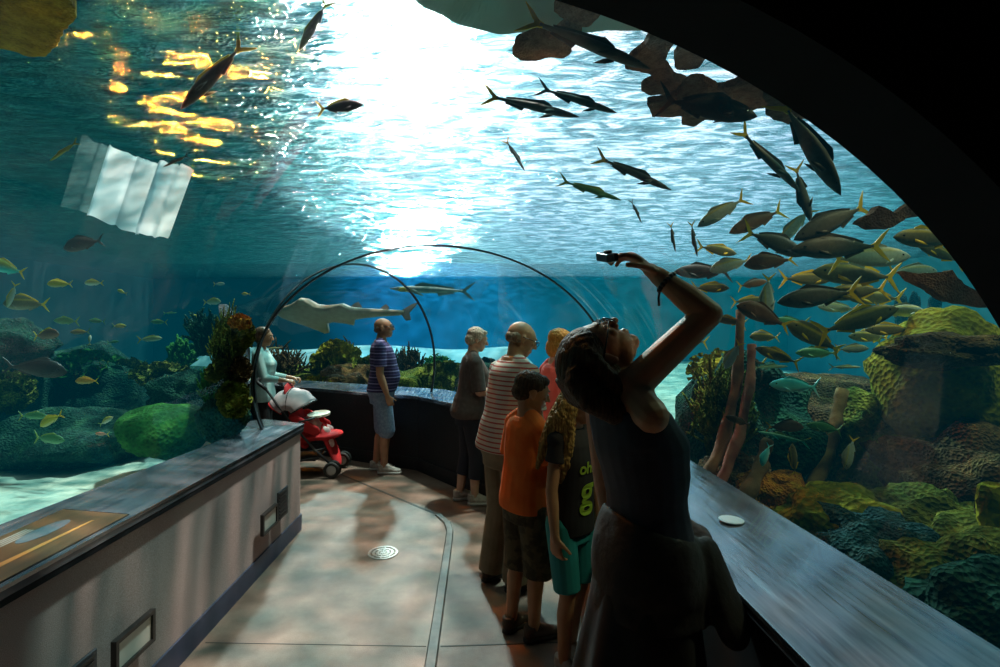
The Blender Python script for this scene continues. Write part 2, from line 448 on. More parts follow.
rings = [closed_ring([arch_pt(t, Y0 + .006, G) for t in TS]), closed_ring([arch_pt(t, SEAM, G) for t in TS]), closed_ring([arch_pt2(t, 0, G) for t in TS]), closed_ring([arch_pt2(t, far_off(t) - .01, G) for t in TS])]
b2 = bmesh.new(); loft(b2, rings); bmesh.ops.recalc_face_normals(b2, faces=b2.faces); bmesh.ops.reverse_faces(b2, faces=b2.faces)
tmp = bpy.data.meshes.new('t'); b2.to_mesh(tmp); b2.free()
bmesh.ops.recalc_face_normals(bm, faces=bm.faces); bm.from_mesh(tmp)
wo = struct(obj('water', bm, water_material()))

def surface_material():
    m, nt, out = new_mat('water_surface')
    cv = coords(nt, (4.2, 10, 1))
    w1 = N(nt, 'ShaderNodeTexNoise'); w1.inputs['Scale'].default_value = 1.0; w1.inputs['Detail'].default_value = 5; w1.inputs['Roughness'].default_value = .6; w1.inputs['Distortion'].default_value = .8
    nt.links.new(cv, w1.inputs['Vector'])
    bp = N(nt, 'ShaderNodeBump'); bp.inputs['Strength'].default_value = 1.0; bp.inputs['Distance'].default_value = .12
    w2 = N(nt, 'ShaderNodeTexNoise'); w2.inputs['Scale'].default_value = 3.6; w2.inputs['Detail'].default_value = 2; nt.links.new(cv, w2.inputs['Vector'])
    hs = N(nt, 'ShaderNodeMath', operation='MULTIPLY_ADD'); hs.inputs[1].default_value = .34; nt.links.new(w2.outputs[0], hs.inputs[0]); nt.links.new(w1.outputs[0], hs.inputs[2])
    nt.links.new(hs.outputs[0], bp.inputs['Height'])
    # ripple pattern put into the transparency imitates focused light and dapples
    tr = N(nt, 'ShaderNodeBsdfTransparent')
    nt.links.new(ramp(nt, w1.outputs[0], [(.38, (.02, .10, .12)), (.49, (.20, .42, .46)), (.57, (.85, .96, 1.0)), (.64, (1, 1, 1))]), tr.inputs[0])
    rf = N(nt, 'ShaderNodeBsdfRefraction'); rf.inputs['IOR'].default_value = .85; rf.inputs['Roughness'].default_value = .085; rf.inputs[0].default_value = (.20, .24, .25, 1)
    nt.links.new(bp.outputs[0], rf.inputs['Normal'])
    gl = N(nt, 'ShaderNodeBsdfGlossy'); gl.inputs['Roughness'].default_value = .12; gl.inputs[0].default_value = (.16, .62, .60, 1); nt.links.new(bp.outputs[0], gl.inputs['Normal'])
    a = N(nt, 'ShaderNodeMixShader'); a.inputs[0].default_value = .5; nt.links.new(tr.outputs[0], a.inputs[1]); nt.links.new(rf.outputs[0], a.inputs[2])
    fr = N(nt, 'ShaderNodeLayerWeight'); fr.inputs['Blend'].default_value = .35; nt.links.new(bp.outputs[0], fr.inputs['Normal'])
    f2 = N(nt, 'ShaderNodeMath', operation='MULTIPLY'); f2.inputs[1].default_value = .9; nt.links.new(fr.outputs['Facing'], f2.inputs[0])
    b = N(nt, 'ShaderNodeMixShader'); nt.links.new(f2.outputs[0], b.inputs[0]); nt.links.new(a.outputs[0], b.inputs[1]); nt.links.new(gl.outputs[0], b.inputs[2])
    nt.links.new(b.outputs[0], out.inputs[0]); return m
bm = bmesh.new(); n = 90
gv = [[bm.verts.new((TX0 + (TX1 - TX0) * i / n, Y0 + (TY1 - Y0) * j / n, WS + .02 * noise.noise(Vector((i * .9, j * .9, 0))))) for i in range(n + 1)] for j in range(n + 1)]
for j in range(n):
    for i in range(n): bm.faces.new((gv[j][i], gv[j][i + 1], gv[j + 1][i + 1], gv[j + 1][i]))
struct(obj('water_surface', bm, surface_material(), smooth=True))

sand_mat = mat('sand', (.42, .50, .42), .95, color2=(.62, .66, .55), scale=14, bump=.5)
bm = bmesh.new(); n = 90
def sand_h(x, y):
    h = .3 + .07 * noise.noise(Vector((x * .6, y * .6, 3)))
    if y > 6: h += .12 * (y - 6) ** .9 * (.5 + .5 * noise.noise(Vector((x * .3, 1, 9))))
    return max(.06, h)
gv = [[bm.verts.new((TX0 + .02 + (TX1 - TX0 - .04) * i / n, Y0 + .02 + (TY1 - Y0 - .04) * j / n, 0)) for i in range(n + 1)] for j in range(n + 1)]
inside = lambda x, y: False
for row in gv:
    for v in row: v.co.z = sand_h(v.co.x, v.co.y)
def near_end(v, n3):
    s = v.dot(n3) / (LAT2.dot(n3) * A2 * 2); o = (v - LAT2 * (s * A2 * 2)).dot(D3); s = min(1, max(0, s))
    return o < .12 + 3.18 * s + 1.25 * s * (1 - s) + .12
def in_tunnel(p):
    x, y = p.x, p.y
    if y < 3.7: return -1.85 < x < 1.15
    q = Vector((x, y, 0))
    # wedge and far leg
    s = (q - P2).dot(LAT2); o = (q - P2).dot(D3)
    nrm = Vector((-D3.y, D3.x, 0)); 
    if (q - Vector((-1.66, 3.66, 0))).dot(Vector((D3.y, -D3.x, 0))) < .0 and False: return True
    a = Vector((.98, 3.66, 0)); e1 = (B2 - a).normalized(); n1 = Vector((e1.y, -e1.x, 0))
    n3 = Vector((D3.y, -D3.x, 0)); n3 = n3 if n3.y > 0 else -n3
    return (q - a).dot(n1) < .25 and (q - B2).dot(n3) < .25 and (q - P2).dot(n3) > -.25 and near_end(q - P2, n3)
for j in range(n):
    for i in range(n):
        f = (gv[j][i], gv[j][i + 1], gv[j + 1][i + 1], gv[j + 1][i])
        if not any(in_tunnel(v.co) for v in f): bm.faces.new(f)
bmesh.ops.delete(bm, geom=[v for v in bm.verts if not v.link_faces], context='VERTS')
tag(obj('sand_bed', bm, sand_mat, smooth=True), 'pale rippled sand covering the tank bottom', 'sand', kind='stuff')

# ---------------------------------------------------------------- light
def lamp(name, kind, energy, color, loc=(0, 0, 0), aim=None, **kw):
    l = bpy.data.lights.new(name, kind); l.energy = energy; l.color = color
    for k, v in kw.items(): setattr(l, k, v)
    o = bpy.data.objects.new(name, l); COL.objects.link(o); o.location = loc
    if aim is not None: o.rotation_euler = (Vector(aim) - Vector(loc)).to_track_quat('-Z', 'Y').to_euler()
    return o
SUN = Vector((-.14, 1, .76)).normalized()
lamp('sun', 'SUN', 13.0, (1, .95, .86), SUN * 30, (0, 0, 0), angle=math.radians(2.5))
lamp('roof_light', 'SUN', 16.0, (1, .84, .70), (2.2, 4.2, 9), (0, 3, 0), angle=math.radians(2.5))
for q, v in enumerate(((-.66, 1, 1.20), (-.48, 1, 1.16), (-.60, 1, 1.04))): lamp('warm_sparkle', 'SUN', 1.5, (1, .20, .012), Vector(v) * 20, (0, 0, 0), angle=math.radians(.6))  # three suns added to spread orange sparkle over the surface
lamp('back_fill', 'SPOT', 4200, (.6, .9, 1), (-1.5, 8.6, 4.6), (-1.6, 12.6, 1.5), spot_size=math.radians(80), spot_blend=.6, shadow_soft_size=.15)  # fill added to brighten the back wall of the tank
lamp('right_fill', 'SPOT', 2600, (.6, .95, 1), (4.5, 7.5, 4.6), (4.8, 12, 1.0), spot_size=math.radians(90), spot_blend=.6, shadow_soft_size=.15)  # second added fill, for the right of the back wall

# unseen panel added to shade the near visitors and reef
bm = bmesh.new(); prism(bm, [(-3.2, Y0), (8.2, Y0), (8.2, 3.45), (.85, 3.45), (.85, 2.1), (-3.2, 2.1)], 4.2, 4.3); struct(obj('shade_panel', bm, black_wall))

lamp('reef_fill', 'SPOT', 420, (1, .80, .42), (2.6, 1.6, 3.9), (1.9, 2.7, 1.0), spot_size=math.radians(95), spot_blend=.8, shadow_soft_size=.08)  # invented warm spot that lifts the shaded right reef
lamp('school_fill', 'SPOT', 420, (1, .88, .62), (4.2, 3.2, 3.9), (2.3, 3.0, 1.6), spot_size=math.radians(80), spot_blend=.8, shadow_soft_size=.08)  # another invented warm spot, brightens the school of fish

w = bpy.data.worlds.new('sky'); SC.world = w; w.use_nodes = True; nt = w.node_tree; nt.nodes.clear()
wo_ = nt.nodes.new('ShaderNodeOutputWorld'); bg = nt.nodes.new('ShaderNodeBackground')
tc = N(nt, 'ShaderNodeTexCoord')
def dot_to(v):
    d = N(nt, 'ShaderNodeVectorMath', operation='DOT_PRODUCT'); d.inputs[1].default_value = Vector(v).normalized()
    nt.links.new(tc.outputs['Generated'], d.inputs[0]); return d.outputs['Value']
broad = ramp(nt, dot_to((.30, 1, .50)), [(.62, (.003, .04, .036)), (.78, (.008, .13, .125)), (.88, (.04, .42, .46)), (.93, (.35, .76, .92)), (.96, (1.3, 1.4, 1.75)), (1, (2.4, 2.35, 2.6))])
glow = ramp(nt, dot_to((-.10, 1, .58)), [(.955, 0.0), (.982, .6), (.995, 4.0)])
sm = mixc(nt, 1.0, broad, glow, 'ADD')
sep = N(nt, 'ShaderNodeSeparateXYZ'); nt.links.new(tc.outputs['Generated'], sep.inputs[0])
zf = ramp(nt, sep.outputs[2], [(.74, 0.0), (.90, 1.0)])
nt.links.new(mixc(nt, zf, sm, (1.7, 1.4, 1.15)), bg.inputs[0]); bg.inputs[1].default_value = 1.5
nt.links.new(bg.outputs[0], wo_.inputs[0])

cam = bpy.data.cameras.new('view_camera'); co = bpy.data.objects.new('view_camera', cam); COL.objects.link(co)
cam.lens = 18; cam.sensor_width = 36; cam.sensor_fit = 'HORIZONTAL'; co.location = (0, 0, EYE); co.rotation_euler = (PI / 2, 0, 0)
cam.shift_x = .02; cam.shift_y = -.0045; cam.clip_start = .05; cam.clip_end = 200
SC.camera = co
SC.view_settings.view_transform = 'Standard'; SC.view_settings.look = 'None'; SC.view_settings.exposure = .14; SC.view_settings.gamma = 1
cy = SC.cycles
cy.transparent_max_bounces = 24; cy.max_bounces = 6; cy.diffuse_bounces = 3; cy.glossy_bounces = 3; cy.transmission_bounces = 4; cy.volume_bounces = 0
cy.caustics_reflective = False; cy.caustics_refractive = False; cy.sample_clamp_indirect = 4; cy.use_denoising = True
# ================================================================ people
def lerp(a, b, t): return a + (b - a) * t

def spec_at(spec, z):
    if z <= spec[0][0]: return spec[0][1:]
    for a, b in zip(spec, spec[1:]):
        if z <= b[0]:
            t = (z - a[0]) / (b[0] - a[0]); t = t * t * (3 - 2 * t)
            return tuple(lerp(p, q, t) for p, q in zip(a[1:], b[1:]))
    return spec[-1][1:]

MALE = [(.82, .150, .105, 0), (.92, .168, .122, -.01), (1.02, .158, .112, 0), (1.14, .150, .105, .012), (1.28, .166, .115, .012), (1.38, .172, .104, 0), (1.445, .140, .082, -.012), (1.485, .072, .062, -.014), (1.56, .054, .056, .002)]
FEMALE = [(.82, .155, .112, -.005), (.92, .172, .128, -.015), (1.02, .150, .106, -.004), (1.12, .128, .092, .006), (1.22, .140, .106, .022), (1.30, .148, .118, .026), (1.38, .152, .092, .004), (1.44, .122, .072, -.012), (1.48, .060, .054, -.014), (1.56, .047, .050, .002)]
CHILD = [(.82, .145, .105, 0), (.92, .152, .112, 0), (1.02, .142, .106, .004), (1.14, .140, .102, .01), (1.28, .150, .105, .008), (1.38, .152, .095, 0), (1.44, .122, .076, -.01), (1.48, .066, .058, -.012), (1.56, .052, .054, .002)]

def rot(axis, deg): return Matrix.Rotation(math.radians(deg), 3, axis)

class Figure:
    """a standing body looking along +Y in its own frame, in metres for a 1.75 m person, scaled to h"""
    def __init__(s, h, x, y, yaw, spec=MALE, belly=0, lean=0, voxel=.006, hs=1.0, stance=.095, step=0, head=(0, 0, 0), head_frame=None, head_at=None, twist=0, girth=1.0):
        s.k = h / 1.75; s.pos = Vector((x, y, 0)); s.yaw = yaw; s.lean = lean; s.voxel = voxel; s.hs = hs; s.twist = twist; s.girth = girth
        s.spec = [(z, hw * girth, hd * girth + belly * math.exp(-((z - 1.08) / .13) ** 2), yo + belly * .8 * math.exp(-((z - 1.08) / .13) ** 2)) for z, hw, hd, yo in s_dense(spec)]
        s.stance, s.step = stance, step
        s.Rz = Matrix.Rotation(yaw, 3, 'Z')
        s.hips = [Vector((sx * .088, 0, .90)) for sx in (1, -1)]
        s.knees = [Vector((sx * (.088 + stance) / 2, .03 + sx * step * .5, .485)) for sx in (1, -1)]
        s.ankles = [Vector((sx * stance, -.02 + sx * step, .085)) for sx in (1, -1)]
        s.shoulders = [s.bend(Vector((sx * (s_shoulder(spec) * girth ** .5), -.008, 1.405))) for sx in (1, -1)]
        s.head_c = s.bend(Vector((0, .024, 1.628))) if head_at is None else s.local(head_at)
        pitch, yw, roll = head
        s.HM = (rot('Z', yw) @ rot('X', -lean * .0 - pitch) @ rot('Y', roll)) if head_frame is None else s.Rz.inverted() @ head_frame
        s.elbows = [None, None]; s.wrists = [None, None]; s.hand_dir = [None, None]; s.hand_n = [None, None]; s.curl = [25, 25]
        for i in (0, 1): s.arm(i, (.16 * (1, -1)[i], -.03, -1), (.06 * (1, -1)[i], .22, -1))
    def local(s, wpt): return (s.Rz.inverted() @ (Vector(wpt) - s.pos)) / s.k
    def bend(s, p):
        t = min(1, max(0, (p.z - .92) / .38)); t = t * t * (3 - 2 * t)
        q = p - Vector((0, 0, .95))
        return Vector((0, 0, .95)) + rot('Z', s.twist * t) @ rot('X', -s.lean * t) @ q
    def arm(s, i, up, fore, hand=None, normal=None, curl=25, ul=.285, fl=.245):
        sh = s.shoulders[i]
        s.elbows[i] = sh + Vector(up).normalized() * ul
        s.wrists[i] = s.elbows[i] + Vector(fore).normalized() * fl
        s.hand_dir[i] = Vector(hand or fore).normalized(); s.curl[i] = curl
        s.hand_n[i] = Vector(normal) if normal else Vector((-(1, -1)[i], 0, 0))
    def arm_to(s, i, elbow, wrist, hand, normal, curl):
        s.elbows[i] = s.local(elbow); s.wrists[i] = s.local(wrist)
        s.hand_dir[i] = (s.Rz.inverted() @ Vector(hand)).normalized(); s.hand_n[i] = s.Rz.inverted() @ Vector(normal); s.curl[i] = curl
    def torso(s, bm, z0, z1, infl=0, n=22, flare=0, hem=0):
        rings = []; m = max(4, int((z1 - z0) / .03))
        for q in range(m + 1):
            z = lerp(z0, z1, q / m); hw, hd, yo = spec_at(s.spec, z)
            f = flare * (1 - q / m)
            e = infl if z < 1.42 else infl * max(.3, 1 - (z - 1.42) / .1)
            rings.append([s.bend(Vector(((hw + e + f) * sgnpow(math.cos(a), .85), yo + (hd + e + f) * sgnpow(math.sin(a), .85), z))) for a in [2 * PI * j / n for j in range(n)]])
        loft(bm, rings)
    def hand(s, bm, i):
        d = s.hand_dir[i]; nrm = s.hand_n[i]; nrm = (nrm - d * nrm.dot(d)).normalized()
        lat = d.cross(nrm)                                   # toward or away from the thumb
        w = s.wrists[i]; hs = s.hs; side = (1, -1)[i]
        if i == 0: th = -lat
        else: th = lat
        th = -th
        s.thumb_side = th
        capsule(bm, w - d * .01, w + d * .02 * hs, .027 * hs, .030 * hs, 10, (1, .72), side=lat)
        capsule(bm, w + d * .028 * hs, w + d * .072 * hs, .036 * hs, .040 * hs, 12, (1.02, .40), side=lat)
        for q, (off, ln, cv) in enumerate(((.030, .070, 0), (.010, .078, 3), (-.011, .072, 6), (-.030, .056, 10))):
            p = w + d * (.088 - abs(off) * .18) * hs + th * off * hs
            a = s.curl[i] + cv; dd = d.copy(); axis = d.cross(nrm).normalized()
            for seg, (fr, r) in enumerate(((.46, .0092), (.31, .0084), (.25, .0074))):
                dd = (Quaternion(axis, math.radians(a * (.7, 1.0, .8)[seg])) @ dd).normalized()
                q2 = p + dd * ln * fr * hs
                capsule(bm, p, q2, r * hs, r * .93 * hs, 8); p = q2
        p = w + d * .030 * hs + th * .026 * hs; dd = (d * .72 + th * .62 + nrm * .30).normalized()
        for ln, r, tw in ((.034, .0125, 0), (.028, .0105, 22), (.022, .0092, 22)):
            if tw: dd = (dd + d * .35 + nrm * (.15 + s.curl[i] / 160)).normalized()
            q2 = p + dd * ln * hs; capsule(bm, p, q2, r * hs, r * .92 * hs, 8); p = q2
    def head(s, bm, jaw=1.0, nose=1.0):
        M = s.HM; c = s.head_c; hs = s.hs
        def P(x, y, z): return c + M @ (Vector((x, y, z)) * hs)
        def E(x, y, z, rx, ry, rz, sub=3): ellipsoid(bm, P(x, y, z), (rx * hs, ry * hs, rz * hs), M, sub)
        E(0, -.018, .030, .076, .094, .086); E(0, .020, .012, .068, .074, .088)
        E(0, .030, -.045, .057 * jaw, .060, .060); E(0, .058, -.082, .033 * jaw, .028, .028, 2)
        E(.034 * jaw, .012, -.062, .026, .045, .030, 2); E(-.034 * jaw, .012, -.062, .026, .045, .030, 2)
        E(0, .082, .036, .044, .016, .012, 2)                                   # brow
        capsule(bm, P(0, .088, .022), P(0, .106 + .006 * nose, -.020), .0075 * hs, .0125 * hs, 8)
        E(.011, .096, -.026, .009, .010, .008, 2); E(-.011, .096, -.026, .009, .010, .008, 2)
        E(0, .087, -.052, .021, .012, .0065, 2); E(0, .086, -.063, .018, .011, .007, 2)   # lips
        E(.036, .070, -.010, .020, .016, .017, 2); E(-.036, .070, -.010, .020, .016, .017, 2)
        for sx in (1, -1):
            E(sx * .077, -.012, -.002, .0085, .019, .031, 2); E(sx * .079, -.008, -.024, .008, .011, .012, 2)
        base = s.bend(Vector((0, -.012, 1.47)))
        capsule(bm, base, P(0, -.022, -.045), .056 * s.girth ** .5, .053 * hs, 14)
        for sx in (1, -1): capsule(bm, s.bend(Vector((sx * .03, -.016, 1.485))), s.bend(Vector((sx * .14, -.014, 1.415))), .048, .050, 12)
    def P(s, x, y, z): return s.head_c + s.HM @ (Vector((x, y, z)) * s.hs)
    def skin(s, name, m, label, **kw):
        bm = bmesh.new()
        s.torso(bm, .80, 1.50)
        for i in (0, 1):
            h, kn, an = s.hips[i], s.knees[i], s.ankles[i]; g = s.girth ** .7
            capsule(bm, h, kn, .083 * g, .056 * g, 14); 
            cf = kn.lerp(an, .32) + Vector((0, -.014, 0))
            capsule(bm, kn, cf, .054 * g, .055 * g, 14); capsule(bm, cf, an, .054 * g, .037, 14)
            capsule(bm, an + Vector((0, 0, -.03)), an + Vector((0, .12, -.055)), .032, .026, 8)
            sh, el, wr = s.shoulders[i], s.elbows[i], s.wrists[i]
            capsule(bm, s.bend(Vector(((1, -1)[i] * .09, -.008, 1.39))), sh, .062, .056 * g, 12)
            capsule(bm, sh, el, .052 * g, .040 * g, 14); capsule(bm, el, el.lerp(wr, .35), .040 * g, .041 * g, 14); capsule(bm, el.lerp(wr, .35), wr, .041 * g, .026, 14)
            s.hand(bm, i)
        s.head(bm, **kw)
        me = remesh(bm, s.voxel, 5, .5)
        s.root = s.put(name, me, m, None); tag(s.root, label, 'person'); return s.root
    def put(s, name, me, m, parent):
        me.transform(Matrix.Scale(s.k, 4))
        o = link(name, me, m, parent, smooth=True)
        if parent is None: o.location = s.pos; o.rotation_euler = (0, 0, s.yaw)
        return o
    def put_bm(s, name, bm, m, parent=None, smooth=True):
        bmesh.ops.recalc_face_normals(bm, faces=bm.faces)
        me = bpy.data.meshes.new(name); bm.to_mesh(me); bm.free()
        return s.put(name, me, m, parent if parent is not None else s.root)
    def shirt(s, name, m, sleeve=.62, hem=.90, infl=.016, top=1.47, flare=.01, cuff=.012, neck=False):
        bm = bmesh.new(); s.torso(bm, hem, top, infl, flare=flare)
        for sx in (1, -1): capsule(bm, s.bend(Vector((sx * .062, -.016, 1.468))), s.bend(Vector((sx * .14, -.014, 1.412))), .058, .066, 12)
        for i in (0, 1):
            if sleeve <= 0: continue
            sh, el, wr = s.shoulders[i], s.elbows[i], s.wrists[i]; g = s.girth ** .7
            capsule(bm, s.bend(Vector(((1, -1)[i] * .07, -.008, 1.395))), sh, .070, .066 * g, 14)
            if sleeve <= 1: capsule(bm, sh, sh.lerp(el, sleeve), .064 * g, .056 * g + cuff, 14, ends=(True, False))
            else:
                capsule(bm, sh, el, .064 * g, .052 * g, 14); capsule(bm, el, el.lerp(wr, sleeve - 1), .052 * g, .036 * g, 14, ends=(True, False))
        return s.put('%s' % name, remesh(bm, max(s.voxel, .0065), 4), m, s.root)
    def legs(s, name, m, low=.47, infl=.014, loose=.01, top=1.06):
        bm = bmesh.new(); s.torso(bm, .785, top, infl)
        for i in (0, 1):
            h, kn, an = s.hips[i], s.knees[i], s.ankles[i]; g = s.girth ** .7
            if low >= kn.z:
                e = h.lerp(kn, (h.z - low) / (h.z - kn.z)); capsule(bm, h, e, .086 * g + infl, .064 * g + infl + loose, 16, ends=(True, False))
            else:
                capsule(bm, h, kn, .086 * g + infl, .058 * g + infl + loose * .6, 16)
                e = kn.lerp(an, (kn.z - low) / (kn.z - an.z)); capsule(bm, kn, e, .058 * g + infl + loose * .6, .046 * g + infl + loose, 16, ends=(True, False))
        return s.put(name, remesh(bm, max(s.voxel, .0065), 4), m, s.root)
    def shoes(s, m, sole, name='shoe', L=.27, yaws=(8, -8)):
        for i in (0, 1):
            an = s.ankles[i]; Rm = rot('Z', -yaws[i]); W = .046
            def Q(x, y, z): return Vector((an.x, an.y, 0)) + Rm @ Vector((x, y, z))
            out = [(.030, -.055), (.038, -.02), (.036, .04), (.046, .10), (.047, .14), (.036, .178), (.012, .198)]
            pts = out + [(-x * .95, y) for x, y in out[::-1]] + [(-.015, -.072), (.015, -.072)]
            bm = bmesh.new()
            capsule(bm, Q(0, -.03, .055), Q(0, -.028, .105), .043, .042, 14, ends=(True, False))
            capsule(bm, Q(0, -.01, .055), Q(0, .10, .045), .042, .040, 14); capsule(bm, Q(0, .02, .085), Q(0, .10, .05), .036, .03, 12)
            ellipsoid(bm, Q(0, .128, .038), (.046, .068, .032), Rm, 2)
            o = s.put(name, remesh(bm, .006, 3), m, s.root)
            bm = bmesh.new()
            base = [Q(x, y, 0) for x, y in pts]
            loft(bm, [[p + Vector((0, 0, .004)) for p in base], [p + Vector((0, 0, .030)) for p in base]])
            s.put_bm('sole', bm, sole, o)
            bm = bmesh.new()
            for q in range(3): capsule(bm, Q(-.022, .045 + q * .022, .0905 - q * .011), Q(.022, .045 + q * .022, .0905 - q * .011), .0045, .0045, 6)
            s.put_bm('laces', bm, sole, o)
    def eyes(s, brow=None, glasses=None):
        for sx in (1, -1):
            bm = bmesh.new(); ellipsoid(bm, s.P(sx * .031, .0855, .012), (.013 * s.hs, .008 * s.hs, .0065 * s.hs), s.HM, 2)
            e = s.put_bm('eye', bm, EYE_WHITE)
            bm = bmesh.new(); ellipsoid(bm, s.P(sx * .031, .092, .012), (.0058 * s.hs, .003 * s.hs, .0058 * s.hs), s.HM, 2)
            s.put_bm('iris', bm, EYE_DARK, e)
            if brow:
                bm = bmesh.new(); capsule(bm, s.P(sx * .016, .098, .034), s.P(sx * .046, .088, .036), .0045 * s.hs, .003 * s.hs, 6); s.put_bm('eyebrow', bm, brow)
        if glasses:
            bm = bmesh.new()
            for sx in (1, -1):
                tube(bm, [s.P(sx * (.033 + .024 * math.cos(a)), .108, .008 + .018 * math.sin(a)) for a in [2 * PI * j / 14 for j in range(15)]], .0024 * s.hs, 6)
                tube(bm, [s.P(sx * .056, .107, .014), s.P(sx * .082, .05, .014), s.P(sx * .084, -.02, .012)], .0024 * s.hs, 6)
            tube(bm, [s.P(-.01, .11, .012), s.P(0, .113, .016), s.P(.01, .11, .012)], .002 * s.hs, 6)
            s.put_bm('eyeglasses', bm, glasses)
    def hair(s, m, blobs, locks=(), name='hair', rough=.004, voxel=None, smooth=3):
        bm = bmesh.new()
        for x, y, z, rx, ry, rz in blobs: ellipsoid(bm, s.P(x, y, z), (rx * s.hs, ry * s.hs, rz * s.hs), s.HM, 3)
        for pts, rad in locks: tube(bm, [s.P(*p) for p in pts], [r * s.hs for r in rad], 8)
        me = remesh(bm, voxel or max(s.voxel, .006), smooth)
        for v in me.vertices:
            v.co += v.co.normalized() * 0 + Vector((noise.noise(v.co * 60), noise.noise(v.co * 60 + Vector((9, 0, 0))), noise.noise(v.co * 70 + Vector((0, 9, 0))))) * rough
        return s.put(name, me, m, s.root)

def sgnpow(v, e): return math.copysign(abs(v) ** e, v)
def s_dense(spec):
    out = []; z = spec[0][0]
    while z < spec[-1][0] + .001:
        out.append((z, *spec_at(spec, z))); z += .02
    return out
def s_shoulder(spec): return .178 if spec is MALE else (.158 if spec is FEMALE else .150)

def skin_mat(name, c, c2=None):
    m, nt, out = new_mat(name); b = N(nt, 'ShaderNodeBsdfPrincipled')
    b.inputs['Base Color'].default_value = (*c, 1); b.inputs['Roughness'].default_value = .5
    b.inputs['Subsurface Weight'].default_value = 0
    t = N(nt, 'ShaderNodeTexNoise'); t.inputs['Scale'].default_value = 14; nt.links.new(coords(nt), t.inputs['Vector'])
    nt.links.new(ramp(nt, t.outputs[0], [(.3, [v * .86 for v in c]), (.7, [min(1, v * 1.08) for v in c])]), b.inputs['Base Color'])
    nt.links.new(b.outputs[0], out.inputs[0]); return m
def hair_mat(name, c, c2):
    return mat(name, c, .6, color2=c2, scale=30, spec=.25, bump=.6, stretch=(4, 4, .6), lo=.35, hi=.65)
EYE_WHITE = mat('eye_white', (.75, .72, .68), .2); EYE_DARK = mat('eye_dark', (.02, .012, .008), .1)
skin_tan = skin_mat('skin_tan', (.52, .27, .16)); skin_fair = skin_mat('skin_fair', (.62, .36, .25)); skin_warm = skin_mat('skin_warm', (.50, .26, .14))
white_shoe = mat('shoe_white', (.55, .50, .45), .7, color2=(.42, .36, .32), scale=40); sole_white = mat('sole_white', (.6, .58, .55), .7)
brown_shoe = mat('shoe_brown', (.07, .045, .03), .6); dark_sole = mat('sole_dark', (.03, .025, .02), .7)

# man in the striped polo shirt
f = Figure(1.73, -1.10, 5.60, math.radians(-82), MALE, belly=.034, voxel=.007, girth=1.08, stance=.085, step=.05, head=(-4, -6, 0))
f.arm(1, (-.10, -.10, -1), (.06, .20, -1), curl=40); f.arm(0, (.14, .0, -1), (0, .35, -1), curl=40)
f.skin('person', skin_tan, 'bald man in navy and lilac striped polo shirt and denim shorts')
f.shirt('polo_shirt', stripes('navy_stripe', (.028, .024, .10), (.36, .34, .62), 15, .14, second=(.12, .10, .28)), .72, .92, .018)
bm = bmesh.new(); tube(bm, [f.bend(Vector((.062 * math.cos(a), -.006 + .060 * math.sin(a), 1.478 - .012 * math.sin(a)))) for a in [2 * PI * j / 18 for j in range(19)]], .013, 8); f.put_bm('collar', bm, mat('navy_collar', (.04, .035, .11), .8))
f.legs('shorts', mat('denim', (.16, .24, .40), .85, color2=(.26, .36, .52), scale=45), .47, .020, .028)
f.shoes(white_shoe, sole_white, 'sneaker'); f.eyes(mat('grey_brow', (.16, .12, .10), .8), frame_black)
f.hair(hair_mat('cropped_grey', (.10, .07, .05), (.22, .17, .13)), [(.052, -.050, -.005, .027, .044, .034), (-.052, -.050, -.005, .027, .044, .034), (0, -.080, -.012, .055, .034, .038)], rough=.002)

# woman with short grey hair
f = Figure(1.615, -.10, 4.62, math.radians(-78), FEMALE, belly=.02, voxel=.0065, girth=1.08, stance=.085, step=.06, lean=5, head=(14, -4, 0))
f.arm(1, (-.08, .10, -1), (.05, 1, -.05), hand=(.1, 1, .02), normal=(0.3, 0, -1), curl=40); f.arm(0, (.10, .12, -1), (-.10, 1, .0), hand=(-.2, 1, 0), normal=(-.3, 0, -1), curl=40)
f.skin('person', skin_fair, 'woman with short grey hair, dark brown top and dark capri trousers holding a card')
f.shirt('top', mat('brown_top', (.075, .055, .05), .9, color2=(.10, .075, .07), scale=30), .98, .86, .020, flare=.02)
f.legs('capri_trousers', mat('dark_capri', (.012, .014, .028), .8), .26, .014, .012, top=1.06)
f.shoes(white_shoe, sole_white, 'sneaker'); f.eyes(mat('ash_brow', (.25, .2, .16), .8))
f.hair(hair_mat('silver_blond', (.42, .36, .27), (.66, .60, .50)), [(0, -.022, .052, .086, .098, .080), (0, -.062, -.006, .082, .064, .070), (0, .045, .088, .062, .040, .026), (.06, -.01, .03, .026, .05, .05), (-.06, -.01, .03, .026, .05, .05)], rough=.006)
hw = f.Rz @ (f.wrists[1] * f.k) + f.pos; hw2 = f.Rz @ (f.wrists[0] * f.k) + f.pos
mid = (hw + hw2) / 2
bm = bmesh.new(); box(bm, (-.055, -.04, -.003), (.055, .04, .003), Matrix.Rotation(math.radians(25), 4, 'Y')); bevel_all(bm, .001, 1)
o = tag(obj('card', bm, mat('card_white', (.8, .8, .78), .5)), 'small white card held in the hands of the grey-haired woman', 'card'); o.location = mid + Vector((.115, 0, .045))
bm = bmesh.new(); tube(bm, [(0, 0, 0), (.004, .002, -.06), (0, 0, -.13)], [.004, .009, .012], 8)
o = tag(obj('strap', bm, mat('orange_strap', (.75, .28, .03), .7)), 'orange wrist strap hanging from the hands of the grey-haired woman', 'strap'); o.location = mid + Vector((.09, -.03, -.03))

